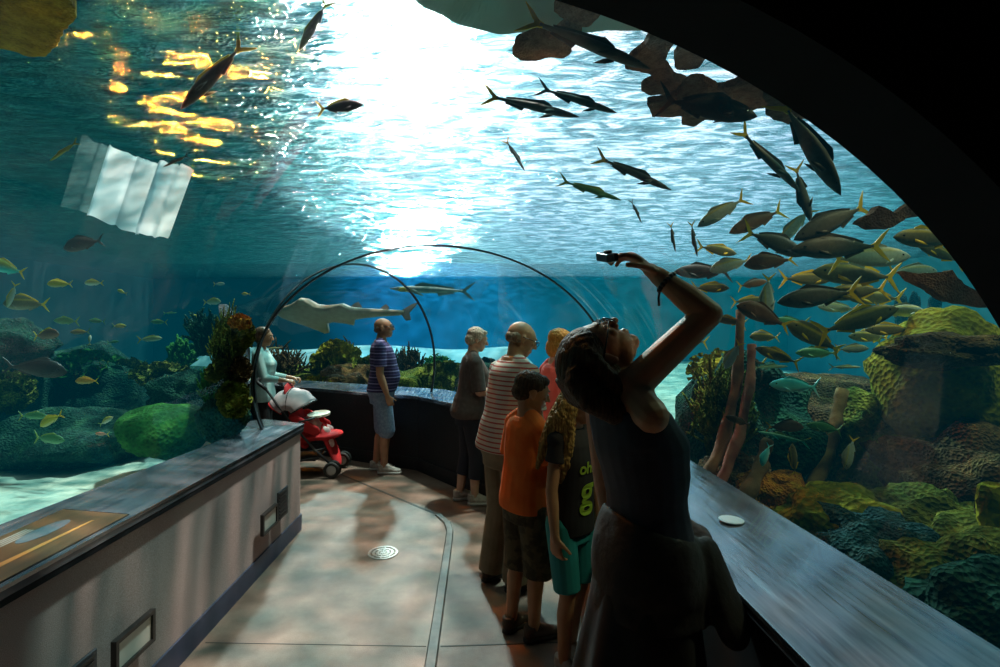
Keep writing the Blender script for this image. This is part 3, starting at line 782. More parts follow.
# older man in the red and white striped shirt
f = Figure(1.66, 0.16, 3.14, math.radians(-60), MALE, belly=.04, voxel=.006, girth=1.08, lean=9, head=(22, -18, 0), stance=.10, step=.03)
f.arm(1, (-.10, .10, -1), (.10, .45, -1), curl=35); f.arm(0, (.12, .12, -1), (-.1, .55, -1), curl=35)
f.skin('person', skin_warm, 'balding older man in red-striped white shirt and khaki trousers behind the boy')
f.shirt('striped_shirt', stripes('red_pinstripe', (.62, .55, .48), (.42, .07, .06), 36, .32), .85, .90, .020, flare=.02)
f.legs('trousers', mat('khaki', (.20, .16, .10), .9, color2=(.26, .21, .14), scale=12), .06, .016, .020)
f.shoes(brown_shoe, dark_sole, 'shoe'); f.eyes(mat('brow2', (.2, .15, .1), .8), frame_black)
f.hair(hair_mat('thin_grey', (.20, .14, .09), (.36, .27, .18)), [(.052, -.050, -.002, .028, .044, .038), (-.052, -.050, -.002, .028, .044, .038), (0, -.080, -.006, .056, .034, .044)], rough=.002)

# person in pink behind him
f = Figure(1.60, .53, 3.62, math.radians(-70), FEMALE, voxel=.007, head=(10, 0, 0), lean=4)
f.skin('person', skin_fair, 'person in a coral pink top with ginger hair, mostly hidden behind the boy')
f.shirt('top', mat('coral_pink', (.75, .12, .09), .85), .7, .88, .018); f.legs('trousers', mat('grey_trousers', (.12, .11, .11), .9), .09, .014, .012)
f.shoes(white_shoe, sole_white, 'sneaker'); f.eyes()
f.hair(hair_mat('ginger', (.42, .17, .03), (.65, .30, .06)), [(0, -.022, .05, .086, .100, .082), (0, -.06, -.03, .080, .062, .085)], rough=.006)

# boy in the orange shirt
f = Figure(1.36, .235, 2.62, math.radians(-58), CHILD, voxel=.0055, hs=1.16, head=(16, -22, 0), stance=.085, step=.03, lean=3)
f.arm(1, (-.14, -.02, -1), (.02, .25, -1), curl=30); f.arm(0, (.12, .3, -1), (-.1, 1, -.25), curl=30)
f.skin('person', skin_warm, 'boy in an orange T-shirt and dark cargo shorts, looking down over the right ledge')
f.shirt('t_shirt', mat('orange_cotton', (.80, .14, .015), .9, color2=(.86, .19, .03), scale=14), .78, .86, .024, flare=.02, cuff=.024)
f.legs('cargo_shorts', mat('cargo_camo', (.050, .042, .024), .9, color2=(.10, .085, .045), scale=22, lo=.45, hi=.55), .42, .024, .028)
f.shoes(brown_shoe, dark_sole, 'shoe'); f.eyes(mat('brow3', (.05, .03, .02), .8))
f.hair(hair_mat('dark_brown_hair', (.028, .016, .009), (.07, .04, .02)), [(0, -.024, .050, .086, .098, .078), (0, -.062, -.004, .078, .060, .062), (0, .040, .082, .062, .046, .034)], rough=.004)

# girl with long hair
f = Figure(1.36, .425, 2.36, math.radians(-140), CHILD, voxel=.0055, girth=.84, hs=1.08, head=(20, 40, 0), stance=.075, step=.04, lean=4)
f.arm(1, (-.16, .02, -1), (-.02, .12, -1), curl=30); f.arm(0, (.20, .0, -1), (.04, .14, -1), curl=30)
f.skin('person', skin_warm, 'girl with long wavy fair hair, black T-shirt with a green print and teal shorts')
ts = f.shirt('t_shirt', mat('black_cotton', (.016, .014, .017), .9), .45, .84, .018, flare=.015)
f.legs('shorts', mat('teal_shorts', (.02, .30, .33), .8), .52, .016, .008)
f.shoes(white_shoe, sole_white, 'sneaker'); f.eyes(mat('brow4', (.15, .09, .04), .8))
f.hair(hair_mat('wavy_blond', (.16, .085, .02), (.50, .32, .10)), [(0, -.022, .050, .086, .098, .082), (0, -.058, -.02, .084, .062, .085)],
       [([(sx * .072, -.03 - q * .012, .03), (sx * (.080 + .004 * q), -.02 - .02 * q, -.10), (sx * (.088 - .01 * q), .02 - .03 * q, -.22), (sx * (.085 + .012 * math.sin(q * 2)), .045 - .03 * q, -.34), (sx * (.092 - .012 * q), .05 - .03 * q, -.44 + .03 * q)], [.026, .032, .032, .028, .010]) for sx in (1, -1) for q in range(4)] +
       [([(x, -.085, 0), (x * 1.2, -.10, -.14), (x * 1.3, -.10, -.28), (x * 1.2 + .01, -.09, -.42)], [.03, .034, .030, .012]) for x in (-.05, 0, .05)], rough=.008)
lime = mat('print_lime', (.35, .52, .04), .7); violet = mat('print_violet', (.20, .05, .30), .7)
def letters(text, size, m, parent, M, fig, name='print'):
    cu = bpy.data.curves.new('t', 'FONT'); cu.body = text; cu.size = size; cu.align_x = 'CENTER'; cu.extrude = .0012; cu.offset = size * .02
    t = bpy.data.objects.new('t', cu); COL.objects.link(t)
    me = bpy.data.meshes.new_from_object(t.evaluated_get(bpy.context.evaluated_depsgraph_get()))
    bpy.data.objects.remove(t); me.transform(M)
    return link(name, me, m, parent)
def wrap_print(o, shirt, depth=.004):
    """lay flat lettering onto the front of the shirt"""
    from mathutils.bvhtree import BVHTree
    bv = BVHTree.FromPolygons([v.co.copy() for v in shirt.data.vertices], [tuple(p.vertices) for p in shirt.data.polygons])
    for v in o.data.vertices:
        hit = bv.ray_cast(Vector((v.co.x, .6, v.co.z)), Vector((0, -1, 0)))
        if hit[0]: v.co.y = hit[0].y + depth + (v.co.y if abs(v.co.y) < .01 else 0)
Mp = Matrix(((-1, 0, 0, 0), (0, 0, 1, 0), (0, 1, 0, 0), (0, 0, 0, 1)))
for txt, size, z, m in (('ohn', .075, .945, lime), ('g', .20, .80, lime)):
    o = letters(txt, size, m, ts, Matrix.Translation((0, 0, z)) @ Mp, f); wrap_print(o, ts)

# woman taking the picture
FW = Figure(1.70, .503, 1.50, math.radians(-74), FEMALE, voxel=.0036, girth=.97, lean=-9, stance=.09,
            head_at=(.362, 1.50, 1.522), head_frame=Matrix.Identity(3))
f = FW
def orth(fwd, up):
    y = Vector(fwd).normalized(); z = Vector(up); z = (z - y * z.dot(y)).normalized(); x = y.cross(z)
    return Matrix((x, y, z)).transposed()
f.HM = f.Rz.inverted() @ orth((.22, .05, .97), (-.97, -.02, .2))
f.shoulders[0] = f.local(at(632, 386, 1.425))
f.arm_to(0, at(708, 314, 1.38), at(657, 275, 1.44), (-.80, .05, .60), (-.50, .12, -.86), 30)
f.arm(1, (-.16, .17, -1), (-.02, .25, -1), curl=35)
f.skin('person', skin_mat('skin_shade', (.46, .22, .12)), 'woman in a dark sleeveless top leaning back and holding up a small camera', nose=1.2)
navy = mat('navy_jersey', (.010, .012, .028), .75, color2=(.016, .018, .038), scale=30)
bm = bmesh.new(); f.torso(bm, .98, 1.425, .012)
for i in (0, 1): capsule(bm, f.bend(Vector(((1, -1)[i] * .085, -.008, 1.34))), f.bend(Vector(((1, -1)[i] * .10, -.008, 1.42))), .072, .056, 14, ends=(True, True))
f.put('sleeveless_top', remesh(bm, .005, 4), navy, f.root)
skirt_m = mat('black_cloth', (.006, .006, .008), .9, color2=(.012, .012, .014), scale=25)
bm = bmesh.new(); rings = []
for q in range(14):
    t = q / 13; z = lerp(1.03, .42, t)
    rings.append([Vector(((.146 + .080 * t + .012 * t * math.sin(a * 9)) * math.cos(a), -.01 - .03 * t + (.110 + .112 * t + .012 * t * math.sin(a * 9 + 1)) * math.sin(a), z)) for a in [2 * PI * j / 72 for j in range(72)]])
loft(bm, rings); f.put_bm('skirt', bm, skirt_m)
# jacket tied round the waist
jm = mat('black_jacket', (.010, .009, .010), .85, color2=(.022, .018, .018), scale=18, bump=.4)
bm = bmesh.new()
rings = []
for q in range(9):                                    # the gathered band round the waist, flat and creased
    a = 2 * PI * q / 8
for q in range(10):
    t = q / 9; z = lerp(1.06, .80, t); o_ = .008 + .016 * math.sin(PI * min(1, t * 1.3)) ** .7
    rings.append([Vector(((.146 + .030 * t + o_ * (1 + .18 * math.sin(a * 7 + t * 3))) * math.cos(a), -.006 + (.108 + .050 * t + o_ * (1 + .2 * math.sin(a * 5))) * math.sin(a) + .018 * max(0, math.sin(a)) , z + .03 * math.sin(a) * t - .035 * math.sin(a))) for a in [2 * PI * j / 64 for j in range(64)]])
loft(bm, rings)
capsule(bm, (-.02, .150, 1.01), (.04, .165, .99), .036, .034, 12)
capsule(bm, (.03, .17, .99), (.09, .180, .84), .046, .066, 12, (1, .5)); capsule(bm, (-.02, .17, .98), (-.04, .180, .83), .046, .066, 12, (1, .5))
capsule(bm, (.10, .14, .98), (.16, .17, .80), .05, .07, 12, (1, .6))
f.put('tied_jacket', remesh(bm, .007, 8), jm, f.root)
f.shoes(dark_sole, dark_sole, 'shoe'); f.eyes(mat('brow5', (.03, .018, .01), .8), frame_black)
f.hair(hair_mat('brown_hair', (.030, .014, .007), (.085, .042, .02)), [(0, -.030, .050, .092, .108, .086), (0, -.075, .0, .094, .082, .098), (0, -.105, -.055, .088, .066, .082)],
       [([(x, -.06 - .03 * q, .09), (x * 1.35, -.125 - .02 * q, .03), (x * 1.4, -.15 - .012 * q, -.05), (x * 1.3, -.15 - .02 * q, -.15), (x * 1.1, -.13 - .02 * q, -.20)], [.03, .034, .034, .028, .008]) for x in (-.07, -.035, 0, .035, .07) for q in (0, 1)] +
       [([(sx * .078, .01, .075), (sx * .090, -.02, .04), (sx * .096, -.06, -.01), (sx * .095, -.10, -.06)], [.012, .022, .026, .02]) for sx in (1, -1)], rough=.0022, voxel=.006, smooth=12)
# bracelet on her raised wrist
w0, e0 = f.wrists[0], f.elbows[0]; d = (e0 - w0).normalized(); u, v = frame_of(d); c = w0 + d * .035
bm = bmesh.new()
for q in range(16):
    a = 2 * PI * q / 16; ellipsoid(bm, c + (u * math.cos(a) + v * math.sin(a)) * .031, (.0075, .0075, .0075), None, 2)
tube(bm, [c + (u * math.cos(2 * PI * q / 20) + v * math.sin(2 * PI * q / 20)) * .030 for q in range(21)], .003, 6)
tube(bm, [c - u * 0 + v * -.03 + Vector((0, 0, 0)), c + v * -.034 + Vector((0, 0, -.02)), c + v * -.032 + Vector((0, 0, -.045))], .0035, 6)
tag(f.put_bm('bracelet', bm, frame_black), 'dark beaded bracelet on the raised wrist', None)
# the camera in her hand
cw = at(607, 257, 1.445)
cm = tag(empty('camera', cw), 'small compact camera held up by the woman leaning back', 'camera')
cm.rotation_euler = (math.radians(12), math.radians(-10), math.radians(8))
bm = bmesh.new(); box(bm, (-.018, -.040, -.012), (.018, .040, .012)); bevel_all(bm, .004, 2); obj('body', bm, mat('camera_black', (.02, .02, .022), .3), cm, smooth=False)
bm = bmesh.new(); loft(bm, [[Vector((r * math.cos(2 * PI * q / 20) , -.008 + r * math.sin(2 * PI * q / 20), z)) for q in range(20)] for r, z in ((.012, .012), (.012, .019), (.009, .020))]); obj('lens', bm, frame_black, cm)
bm = bmesh.new(); box(bm, (-.014, -.0415, -.009), (.004, -.0402, .009)); obj('screen_glint', bm, mat('glint_silver', (.75, .75, .78), .25, metal=.8), cm)  # pale metal plate standing in for a glint off the screen

# woman with the stroller, and the stroller
f = Figure(1.62, -2.50, 5.74, math.radians(-84), FEMALE, voxel=.007, head=(6, 0, 0), step=.04)
f.arm(1, (-.06, .30, -1), (.05, 1, -.12), normal=(.3, 0, -1), curl=55); f.arm(0, (.06, .30, -1), (-.05, 1, -.12), normal=(-.3, 0, -1), curl=55)
f.skin('person', skin_warm, 'woman in a pale aqua long-sleeved top pushing the red stroller')
f.shirt('top', mat('aqua_top', (.36, .62, .60), .85, color2=(.46, .70, .68), scale=14), 1.72, .84, .018, flare=.02); f.legs('trousers', mat('black_trousers', (.015, .014, .016), .9), .09, .014, .012)
f.shoes(dark_sole, dark_sole, 'shoe'); f.eyes()
f.hair(hair_mat('brown_hair2', (.10, .045, .02), (.2, .10, .05)), [(0, -.025, .05, .086, .100, .08), (0, -.06, -.01, .08, .06, .075), (0, -.105, .0, .04, .04, .045)], rough=.004)

st = empty('stroller', (-1.84, 5.60, 0), 0, 'red stroller with a grey canopy and pale tray, beside the carpeted wall corner', 'stroller')
red = mat('stroller_red', (.62, .02, .025), .8); greyc = mat('canopy_grey', (.50, .42, .44), .85, color2=(.62, .54, .55), scale=9); blk = mat('stroller_black', (.02, .02, .022), .45)
bm = bmesh.new()
for sy in (-.22, .22):
    tube(bm, [(-.56, sy * .9, 1.02), (-.46, sy, .95), (-.22, sy, .62), (.06, sy, .30), (.25, sy, .13)], .013, 8)
    tube(bm, [(-.40, sy, .12), (-.24, sy, .40), (-.10, sy, .60), (.06, sy, .64)], .012, 8)
    tube(bm, [(-.40, sy, .12), (.1, sy, .22)], .011, 8)
tube(bm, [(-.40, -.22, .14), (-.40, .22, .14)], .011, 8); tube(bm, [(.10, -.22, .25), (.10, .22, .25)], .011, 8)
obj('frame', bm, blk, st, True)
bm = bmesh.new(); tube(bm, [(-.46, -.22, .95), (-.56, -.20, 1.02), (-.60, -.13, 1.045), (-.60, .13, 1.045), (-.56, .20, 1.02), (-.46, .22, .95)], .018, 10); obj('handle', bm, blk, st, True)
bm = bmesh.new()
capsule(bm, (-.27, 0, .84), (-.15, 0, .44), .17, .19, 16, (1.05, .22), side=(0, 1, 0)); capsule(bm, (-.14, 0, .40), (.13, 0, .42), .19, .18, 16, (1.05, .28), side=(0, 1, 0)); capsule(bm, (.14, 0, .40), (.22, 0, .20), .17, .15, 14, (1, .2), side=(0, 1, 0))
for sy in (-.2, .2): capsule(bm, (-.17, sy, .60), (.06, sy, .50), .085, .06, 12, (.25, 1), side=(0, 1, 0))
me = remesh(bm, .012, 6); link('seat', me, red, st, True)
def hood(a, b, k=1.0):                       # a: how far the hood is opened, b: across
    r = .275 * k; return Vector((-.25 + r * math.sin(a) * math.sin(b) ** .6, -.225 * math.cos(b), .66 + r * math.cos(a) * math.sin(b) ** .6))
bm = bmesh.new(); rings = []
for q in range(17):
    a = math.radians(-62 + 122 * q / 16); k = 1 - .045 * (1 - abs(math.cos(PI * q / 4)))        # the cloth sags between the hoops
    rings.append([hood(a, PI * (.03 + .94 * j / 18), k) for j in range(19)])
loft(bm, rings, cap=False, closed=False); o = obj('canopy', bm, greyc, st, True)
md = o.modifiers.new('s', 'SOLIDIFY'); md.thickness = .008
for q in (0, 2, 4):
    a = math.radians(-62 + 122 * q / 4); bm = bmesh.new(); tube(bm, [hood(a, PI * (.02 + .96 * j / 18), 1.015) for j in range(19)], .009, 8); obj('canopy_hoop', bm, blk if q else red, st, True)
bm = bmesh.new(); prism(bm, [(.02 + .13 * math.cos(a) * (1 if math.cos(a) > 0 else .7), .21 * math.sin(a)) for a in [2 * PI * j / 28 for j in range(28)]], .635, .66); bevel_all(bm, .004, 1); obj('tray', bm, mat('tray_cream', (.70, .62, .50), .5), st)
bm = bmesh.new(); prism(bm, [(-.36, -.19), (.06, -.19), (.06, .19), (-.36, .19)], .17, .185); obj('basket', bm, blk, st)
wheel_m = mat('tyre', (.02, .02, .02), .7); hub_m = mat('hub', (.45, .45, .46), .4)
for x, y in ((.25, -.25), (.25, -.17), (.25, .17), (.25, .25), (-.40, -.25), (-.40, .25)):
    bm = bmesh.new(); r = .088
    tube(bm, [(x + (r - .02) * math.cos(a), y, r + (r - .02) * math.sin(a)) for a in [2 * PI * j / 24 for j in range(25)]], .02, 8, False); w_ = obj('wheel', bm, wheel_m, st, True)
    bm = bmesh.new(); loft(bm, [[Vector((x + rr * math.cos(2 * PI * j / 20), y + dy, r + rr * math.sin(2 * PI * j / 20))) for j in range(20)] for rr, dy in ((.03, -.016), (.056, -.010), (.056, .010), (.03, .016))]); obj('hub', bm, hub_m, w_, True)
bm = bmesh.new(); capsule(bm, (-.05, -.05, .52), (.14, -.06, .47), .055, .045, 12); capsule(bm, (.14, -.06, .47), (.2, -.08, .33), .042, .036, 12); capsule(bm, (-.05, .05, .52), (.14, .05, .47), .055, .045, 12); ellipsoid(bm, (-.06, 0, .56), (.10, .12, .07))
me = remesh(bm, .008, 5); o = tag(link('blanket', me, mat('blanket_pink', (.72, .45, .45), .9, color2=(.85, .72, .68), scale=12, lo=.45, hi=.55), None, True), 'pink and white blanket bundled on the seat of the red stroller', 'blanket'); o.location = st.location + Vector((0, 0, .0))
# ================================================================ reef
def hit_arch(p, m=0.0):
    """how far outside the acrylic a point stands (negative inside), roughly"""
    x, y, z = p
    if y < SEAM:
        d = math.hypot((x - CX) / (AA + m), (z - CH) / (AB + m))
        return d - 1
    q = Vector((x, y, 0)) - P2
    ang = math.atan2(q.y, q.x); a2 = math.atan2(LAT2.y, LAT2.x)
    if ang < a2: lat = q.length
    else:
        n3 = Vector((D3.y, -D3.x, 0)); n3 = n3 if n3.y > 0 else -n3
        lat = q.dot(n3) * A2 * 2 / ((B2 - P2).dot(n3))
        if q.dot(D3) > 3.6: return 9
    return math.hypot((lat - 1.31) / (1.29 + m), (z - CH) / (AB + m)) - 1

def rock_mesh(name, r, seed, amp=.35, freq=1.6, sub=4, pits=0, flat=None):
    bm = bmesh.new(); vs = ellipsoid(bm, (0, 0, 0), (1, 1, 1), None, sub)
    off = Vector((seed * 3.7, seed * 1.3, seed * 7.1))
    for v in bm.verts:
        p = v.co.copy()
        d = 1 + amp * noise.fractal(p * freq + off, 1.0, 2.1, 5) + pits * -abs(noise.noise(p * freq * 4 + off))
        d += .10 * amp * noise.noise(p * 9 + off)
        p = p * d
        v.co = Vector((p.x * r[0], p.y * r[1], p.z * r[2]))
    bmesh.ops.recalc_face_normals(bm, faces=bm.faces)
    me = bpy.data.meshes.new(name); bm.to_mesh(me); bm.free(); return me

def reef_mat(name, a, b, c, scale=7, bump=.75, glow=0):
    """encrusted rock: three tints of growth, pitted"""
    m, nt, out = new_mat(name); bs = N(nt, 'ShaderNodeBsdfPrincipled'); bs.inputs['Roughness'].default_value = .95; bs.inputs['Specular IOR Level'].default_value = .1
    cv = coords(nt)
    t = N(nt, 'ShaderNodeTexNoise'); t.inputs['Scale'].default_value = scale; t.inputs['Detail'].default_value = 7; t.inputs['Roughness'].default_value = .7; nt.links.new(cv, t.inputs['Vector'])
    v = N(nt, 'ShaderNodeTexVoronoi'); v.inputs['Scale'].default_value = scale * 8; nt.links.new(cv, v.inputs['Vector'])
    col = ramp(nt, t.outputs[0], [(.32, a), (.5, b), (.68, c)])
    col = mixc(nt, .5, col, ramp(nt, v.outputs['Distance'], [(.0, (.25, .25, .25)), (.5, (.75, .75, .75))]), 'OVERLAY')
    nt.links.new(col, bs.inputs['Base Color'])
    ad = N(nt, 'ShaderNodeMath', operation='ADD'); nt.links.new(t.outputs[0], ad.inputs[0]); nt.links.new(v.outputs['Distance'], ad.inputs[1])
    bp = N(nt, 'ShaderNodeBump'); bp.inputs['Strength'].default_value = bump; bp.inputs['Distance'].default_value = .04
    nt.links.new(ad.outputs[0], bp.inputs['Height']); nt.links.new(bp.outputs[0], bs.inputs['Normal'])
    if glow:                                            # thin plates let some light through
        tl = N(nt, 'ShaderNodeBsdfTranslucent'); nt.links.new(col, tl.inputs[0]); mx = N(nt, 'ShaderNodeMixShader'); mx.inputs[0].default_value = glow
        nt.links.new(bs.outputs[0], mx.inputs[1]); nt.links.new(tl.outputs[0], mx.inputs[2]); nt.links.new(mx.outputs[0], out.inputs[0]); return m
    nt.links.new(bs.outputs[0], out.inputs[0]); return m
M_GREEN = reef_mat('green_growth', (.012, .05, .010), (.025, .13, .022), (.07, .21, .04), 4, .45)
M_DARK = reef_mat('dark_growth', (.004, .02, .018), (.012, .05, .035), (.03, .10, .05), 6)
M_OLIVE = reef_mat('olive_growth', (.03, .045, .008), (.13, .15, .02), (.27, .27, .04), 6)
M_BROWN = reef_mat('brown_growth', (.025, .016, .008), (.09, .055, .022), (.19, .12, .04), 7)
M_YELL = reef_mat('yellow_growth', (.07, .065, .004), (.26, .23, .015), (.42, .35, .03), 4, .6)
M_TEAL = reef_mat('teal_growth', (.01, .03, .035), (.03, .085, .09), (.08, .16, .15), 8)
M_ORANGE = reef_mat('orange_growth', (.20, .05, .005), (.55, .20, .02), (.65, .38, .04), 9)
M_SILH = reef_mat('brown_elkhorn', (.13, .07, .04), (.28, .16, .09), (.40, .24, .14), 14, .75, .45)
M_RUST = mat('rust_reflection', (.22, .075, .035), .9, color2=(.36, .16, .07), scale=10, bump=.8)

def rock(x, y, d, wpx, hpx, m, label, seed, cat='rock', name='reef_rock', amp=.35, freq=1.6, dep=None, sub=4, pits=0, sink=True, group=None):
    """a rock whose middle is seen at x, y (pixels) d metres away, wpx by hpx pixels large"""
    c = at(x, y, d); r = (wpx * d / F / 2, (dep or wpx * d / F / 2), hpx * d / F / 2)
    o = link(name, rock_mesh(name, r, seed, amp, freq, sub, pits), m, None, True); o.location = c
    return tag(o, label, cat, group)

def bush(x, y, d, wpx, hpx, m, label, seed, cat='coral', name='bush_coral', n=70, thick=.011, dep=None, bend=.25, fan=False, tips=None):
    """branching coral growing from a short stalk: many tapering twigs with side twigs"""
    r = random.Random(seed); W, H = wpx * d / F / 2, hpx * d / F
    base = at(x, y + hpx / 2, d); bm = bmesh.new(); D = dep or W
    for k in range(n):
        a = r.uniform(0, 2 * PI); q = r.random() ** .5
        tip = Vector((W * q * math.cos(a), (0.12 if fan else 1) * D * q * math.sin(a), H * (r.uniform(.55, 1.0) * (1 - .45 * q * q))))
        mid = tip * .5 + Vector((r.uniform(-1, 1) * W * bend * .5, r.uniform(-1, 1) * D * bend * .4, H * .08))
        s = Vector((tip.x * .25, tip.y * .25, 0))
        tube(bm, [s, mid, tip], [thick * 1.5, thick * 1.1, thick * .5], 5)
        for j in range(3):
            t = r.uniform(.4, .95); p = s.lerp(mid, t * 2) if t < .5 else mid.lerp(tip, t * 2 - 1)
            e = p + Vector((r.uniform(-1, 1) * W * .3, r.uniform(-1, 1) * D * .25, r.uniform(.1, .9) * H * .28))
            tube(bm, [p, p.lerp(e, .6) + Vector((0, 0, .01)), e], [thick * .9, thick * .8, thick * .45], 5)
    o = obj(name, bm, m, None, True); o.location = base
    return tag(o, label, cat)

def leafy(x, y, d, wpx, hpx, m, label, seed, cat='coral', name='leaf_coral', n=160, size=.06, dep=None):
    """a mound of ruffled lettuce-coral blades"""
    r = random.Random(seed); W, H = wpx * d / F / 2, hpx * d / F / 2; D = dep or W
    bm = bmesh.new(); ellipsoid(bm, (0, 0, 0), (W * .75, D * .75, H * .75), None, 3)
    for k in range(n):
        v = Vector((r.gauss(0, 1), r.gauss(0, 1), r.gauss(.25, 1))).normalized(); p = Vector((v.x * W, v.y * D, v.z * H)) * r.uniform(.7, .95)
        u, w = frame_of(v); a = r.uniform(0, 2 * PI); e = u * math.cos(a) + w * math.sin(a); s = size * r.uniform(.6, 1.3)
        c = [bm.verts.new(p - v * s * .4 - e * s * .3)]; 
        pts = []
        for j in range(6):
            tt = j / 5; pts.append(bm.verts.new(p + v * s * (.45 + .35 * math.sin(PI * tt) + .12 * r.uniform(-1, 1)) + e * s * (tt * 2 - 1) + v.cross(e) * s * .18 * math.sin(tt * 9 + k)))
        c2 = bm.verts.new(p - v * s * .4 + e * s * .3)
        for j in range(5): bm.faces.new((c[0] if j < 3 else c2, pts[j], pts[j + 1]))
        bm.faces.new((c[0], pts[3], c2))
    o = obj(name, bm, m, None, False); o.location = at(x, y, d)
    return tag(o, label, cat)

# ---- left side
rock(165, 431, 4.45, 82, 54, M_GREEN, 'large bright green rounded boulder standing on the pale sand', 1, 'boulder', 'boulder', amp=.22, freq=1.1)
rock(68, 441, 5.0, 150, 62, M_DARK, 'long dark green rock lying on the sand left of the bright green boulder', 2, amp=.3, dep=.6)
rock(18, 405, 5.6, 70, 130, M_DARK, 'tall dark rock at the left edge behind the long dark rock', 3, amp=.35)
rock(92, 398, 6.4, 120, 90, M_DARK, 'broad dark rock hump behind the long dark rock', 4, amp=.4)
leafy(84, 372, 6.0, 62, 36, M_GREEN, 'dull green ruffled coral on top of the dark rock hump', 5, n=220, size=.10)
leafy(120, 374, 6.2, 40, 26, M_OLIVE, 'small olive ruffled coral right of the dull green one', 6, n=130, size=.09)
rock(184, 396, 5.2, 64, 46, M_DARK, 'dark rock behind and above the bright green boulder', 7, amp=.35, dep=.25)
leafy(160, 374, 5.6, 50, 18, M_OLIVE, 'low yellow-green coral mound above the bright green boulder', 8, n=150, size=.07)
bush(181, 356, 6.2, 34, 44, M_GREEN, 'upright green bushy coral standing left of the orange coral cluster', 9, n=60, thick=.022)
rock(222, 418, 3.5, 52, 46, M_DARK, 'dark rock against the outside of the acrylic near the first seam', 10, amp=.3, dep=.11)
leafy(243, 335, 3.5, 20, 34, M_OLIVE, 'yellow-green coral tuft touching the first seam of the tunnel', 11, n=150, size=.03, dep=.06)
leafy(240, 322, 3.4, 20, 13, M_ORANGE, 'small orange coral tuft near the first seam of the tunnel', 12, n=110, size=.025, dep=.05)
bush(228, 344, 3.5, 40, 84, M_OLIVE, 'thin yellow-green branching coral left of the orange tuft', 21, n=130, thick=.006, dep=.08)
leafy(222, 372, 3.45, 26, 24, M_OLIVE, 'olive coral clump half way down beside the first seam', 22, n=130, size=.035, dep=.06)
leafy(240, 372, 3.45, 18, 30, M_BROWN, 'brown coral clump touching the seam under the yellow-green tuft', 23, n=120, size=.03, dep=.05)
bush(214, 386, 3.5, 36, 50, M_GREEN, 'feathery green coral on the dark rock beside the tunnel', 24, n=80, thick=.006, dep=.08)
leafy(234, 400, 3.4, 30, 34, M_OLIVE, 'olive shaggy coral just outside the ledge near the first seam', 13, n=200, size=.035, dep=.07)
bush(205, 330, 5.6, 46, 50, M_DARK, 'thin dark branching coral left of the yellow-green cluster', 14, n=50, thick=.016)
rock(10, 345, 5.4, 70, 50, M_DARK, 'dark green rock outcrop at the left edge above the dark rocks', 15, amp=.4)
leafy(8, 392, 4.8, 44, 36, M_OLIVE, 'olive ruffled coral at the left edge', 16, n=150, size=.07)
rock(150, 400, 8.6, 220, 60, M_DARK, 'long low dark reef ridge far behind the green boulder', 17, amp=.4, dep=.8)
# ---- back
for q, (x, y, d, w, h, kind, m, lab) in enumerate((
    (280, 366, 8.2, 62, 50, 'bush', M_BROWN, 'brown twiggy coral behind the woman with the stroller'),
    (300, 386, 8.4, 76, 44, 'rock', M_OLIVE, 'olive reef mound left of the man in the striped polo'),
    (338, 364, 8.3, 50, 44, 'leafy', M_YELL, 'yellow-green ruffled coral hump left of the man in the striped polo'),
    (352, 384, 7.9, 70, 40, 'rock', M_BROWN, 'brown reef mound behind the back ledge left of the striped polo'),
    (346, 352, 8.8, 26, 26, 'bush', M_BROWN, 'small brown twig coral on the crest behind the striped polo'),
    (372, 376, 8.0, 52, 36, 'leafy', M_OLIVE, 'olive ruffled coral just behind the shoulder of the striped polo'),
    (322, 392, 7.5, 60, 24, 'leafy', M_YELL, 'low yellow coral right behind the back ledge'),
    (408, 366, 8.2, 40, 46, 'bush', M_BROWN, 'brown twiggy coral right of the man in the striped polo'),
    (402, 386, 7.6, 56, 34, 'rock', M_OLIVE, 'olive reef mound by the second seam of the tunnel'),
    (440, 384, 7.7, 66, 42, 'leafy', M_OLIVE, 'olive coral clump left of the grey-haired woman'),
    (438, 364, 8.5, 36, 20, 'bush', M_GREEN, 'thin green coral left of the grey-haired woman, on the clump behind'),
    (492, 384, 7.2, 60, 40, 'rock', M_DARK, 'dark teal rock right of the grey-haired woman'),
    (486, 372, 7.6, 24, 18, 'leafy', M_TEAL, 'small pale teal coral by the hands of the grey-haired woman'))):
    if kind == 'rock': rock(x, y, d, w, h, m, lab, 30 + q, amp=.4)
    elif kind == 'bush': bush(x, y, d, w, h, m, lab, 30 + q, n=110, thick=.016)
    else: leafy(x, y, d, w, h, m, lab, 30 + q, n=240, size=.10)
# pale ridge added to imitate a band of glow, far behind
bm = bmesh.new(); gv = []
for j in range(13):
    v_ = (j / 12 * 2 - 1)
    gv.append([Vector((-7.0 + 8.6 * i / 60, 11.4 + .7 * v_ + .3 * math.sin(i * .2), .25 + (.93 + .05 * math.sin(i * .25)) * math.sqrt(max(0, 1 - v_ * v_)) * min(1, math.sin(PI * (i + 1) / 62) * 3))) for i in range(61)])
loft(bm, gv, closed=False, cap=False); tag(obj('glow_ridge', bm, mat('ridge_pale', (.34, .50, .54), .9, color2=(.42, .58, .60), scale=3), smooth=True), 'long pale ridge imitating a band of glow far behind the back reef', 'sand bank')
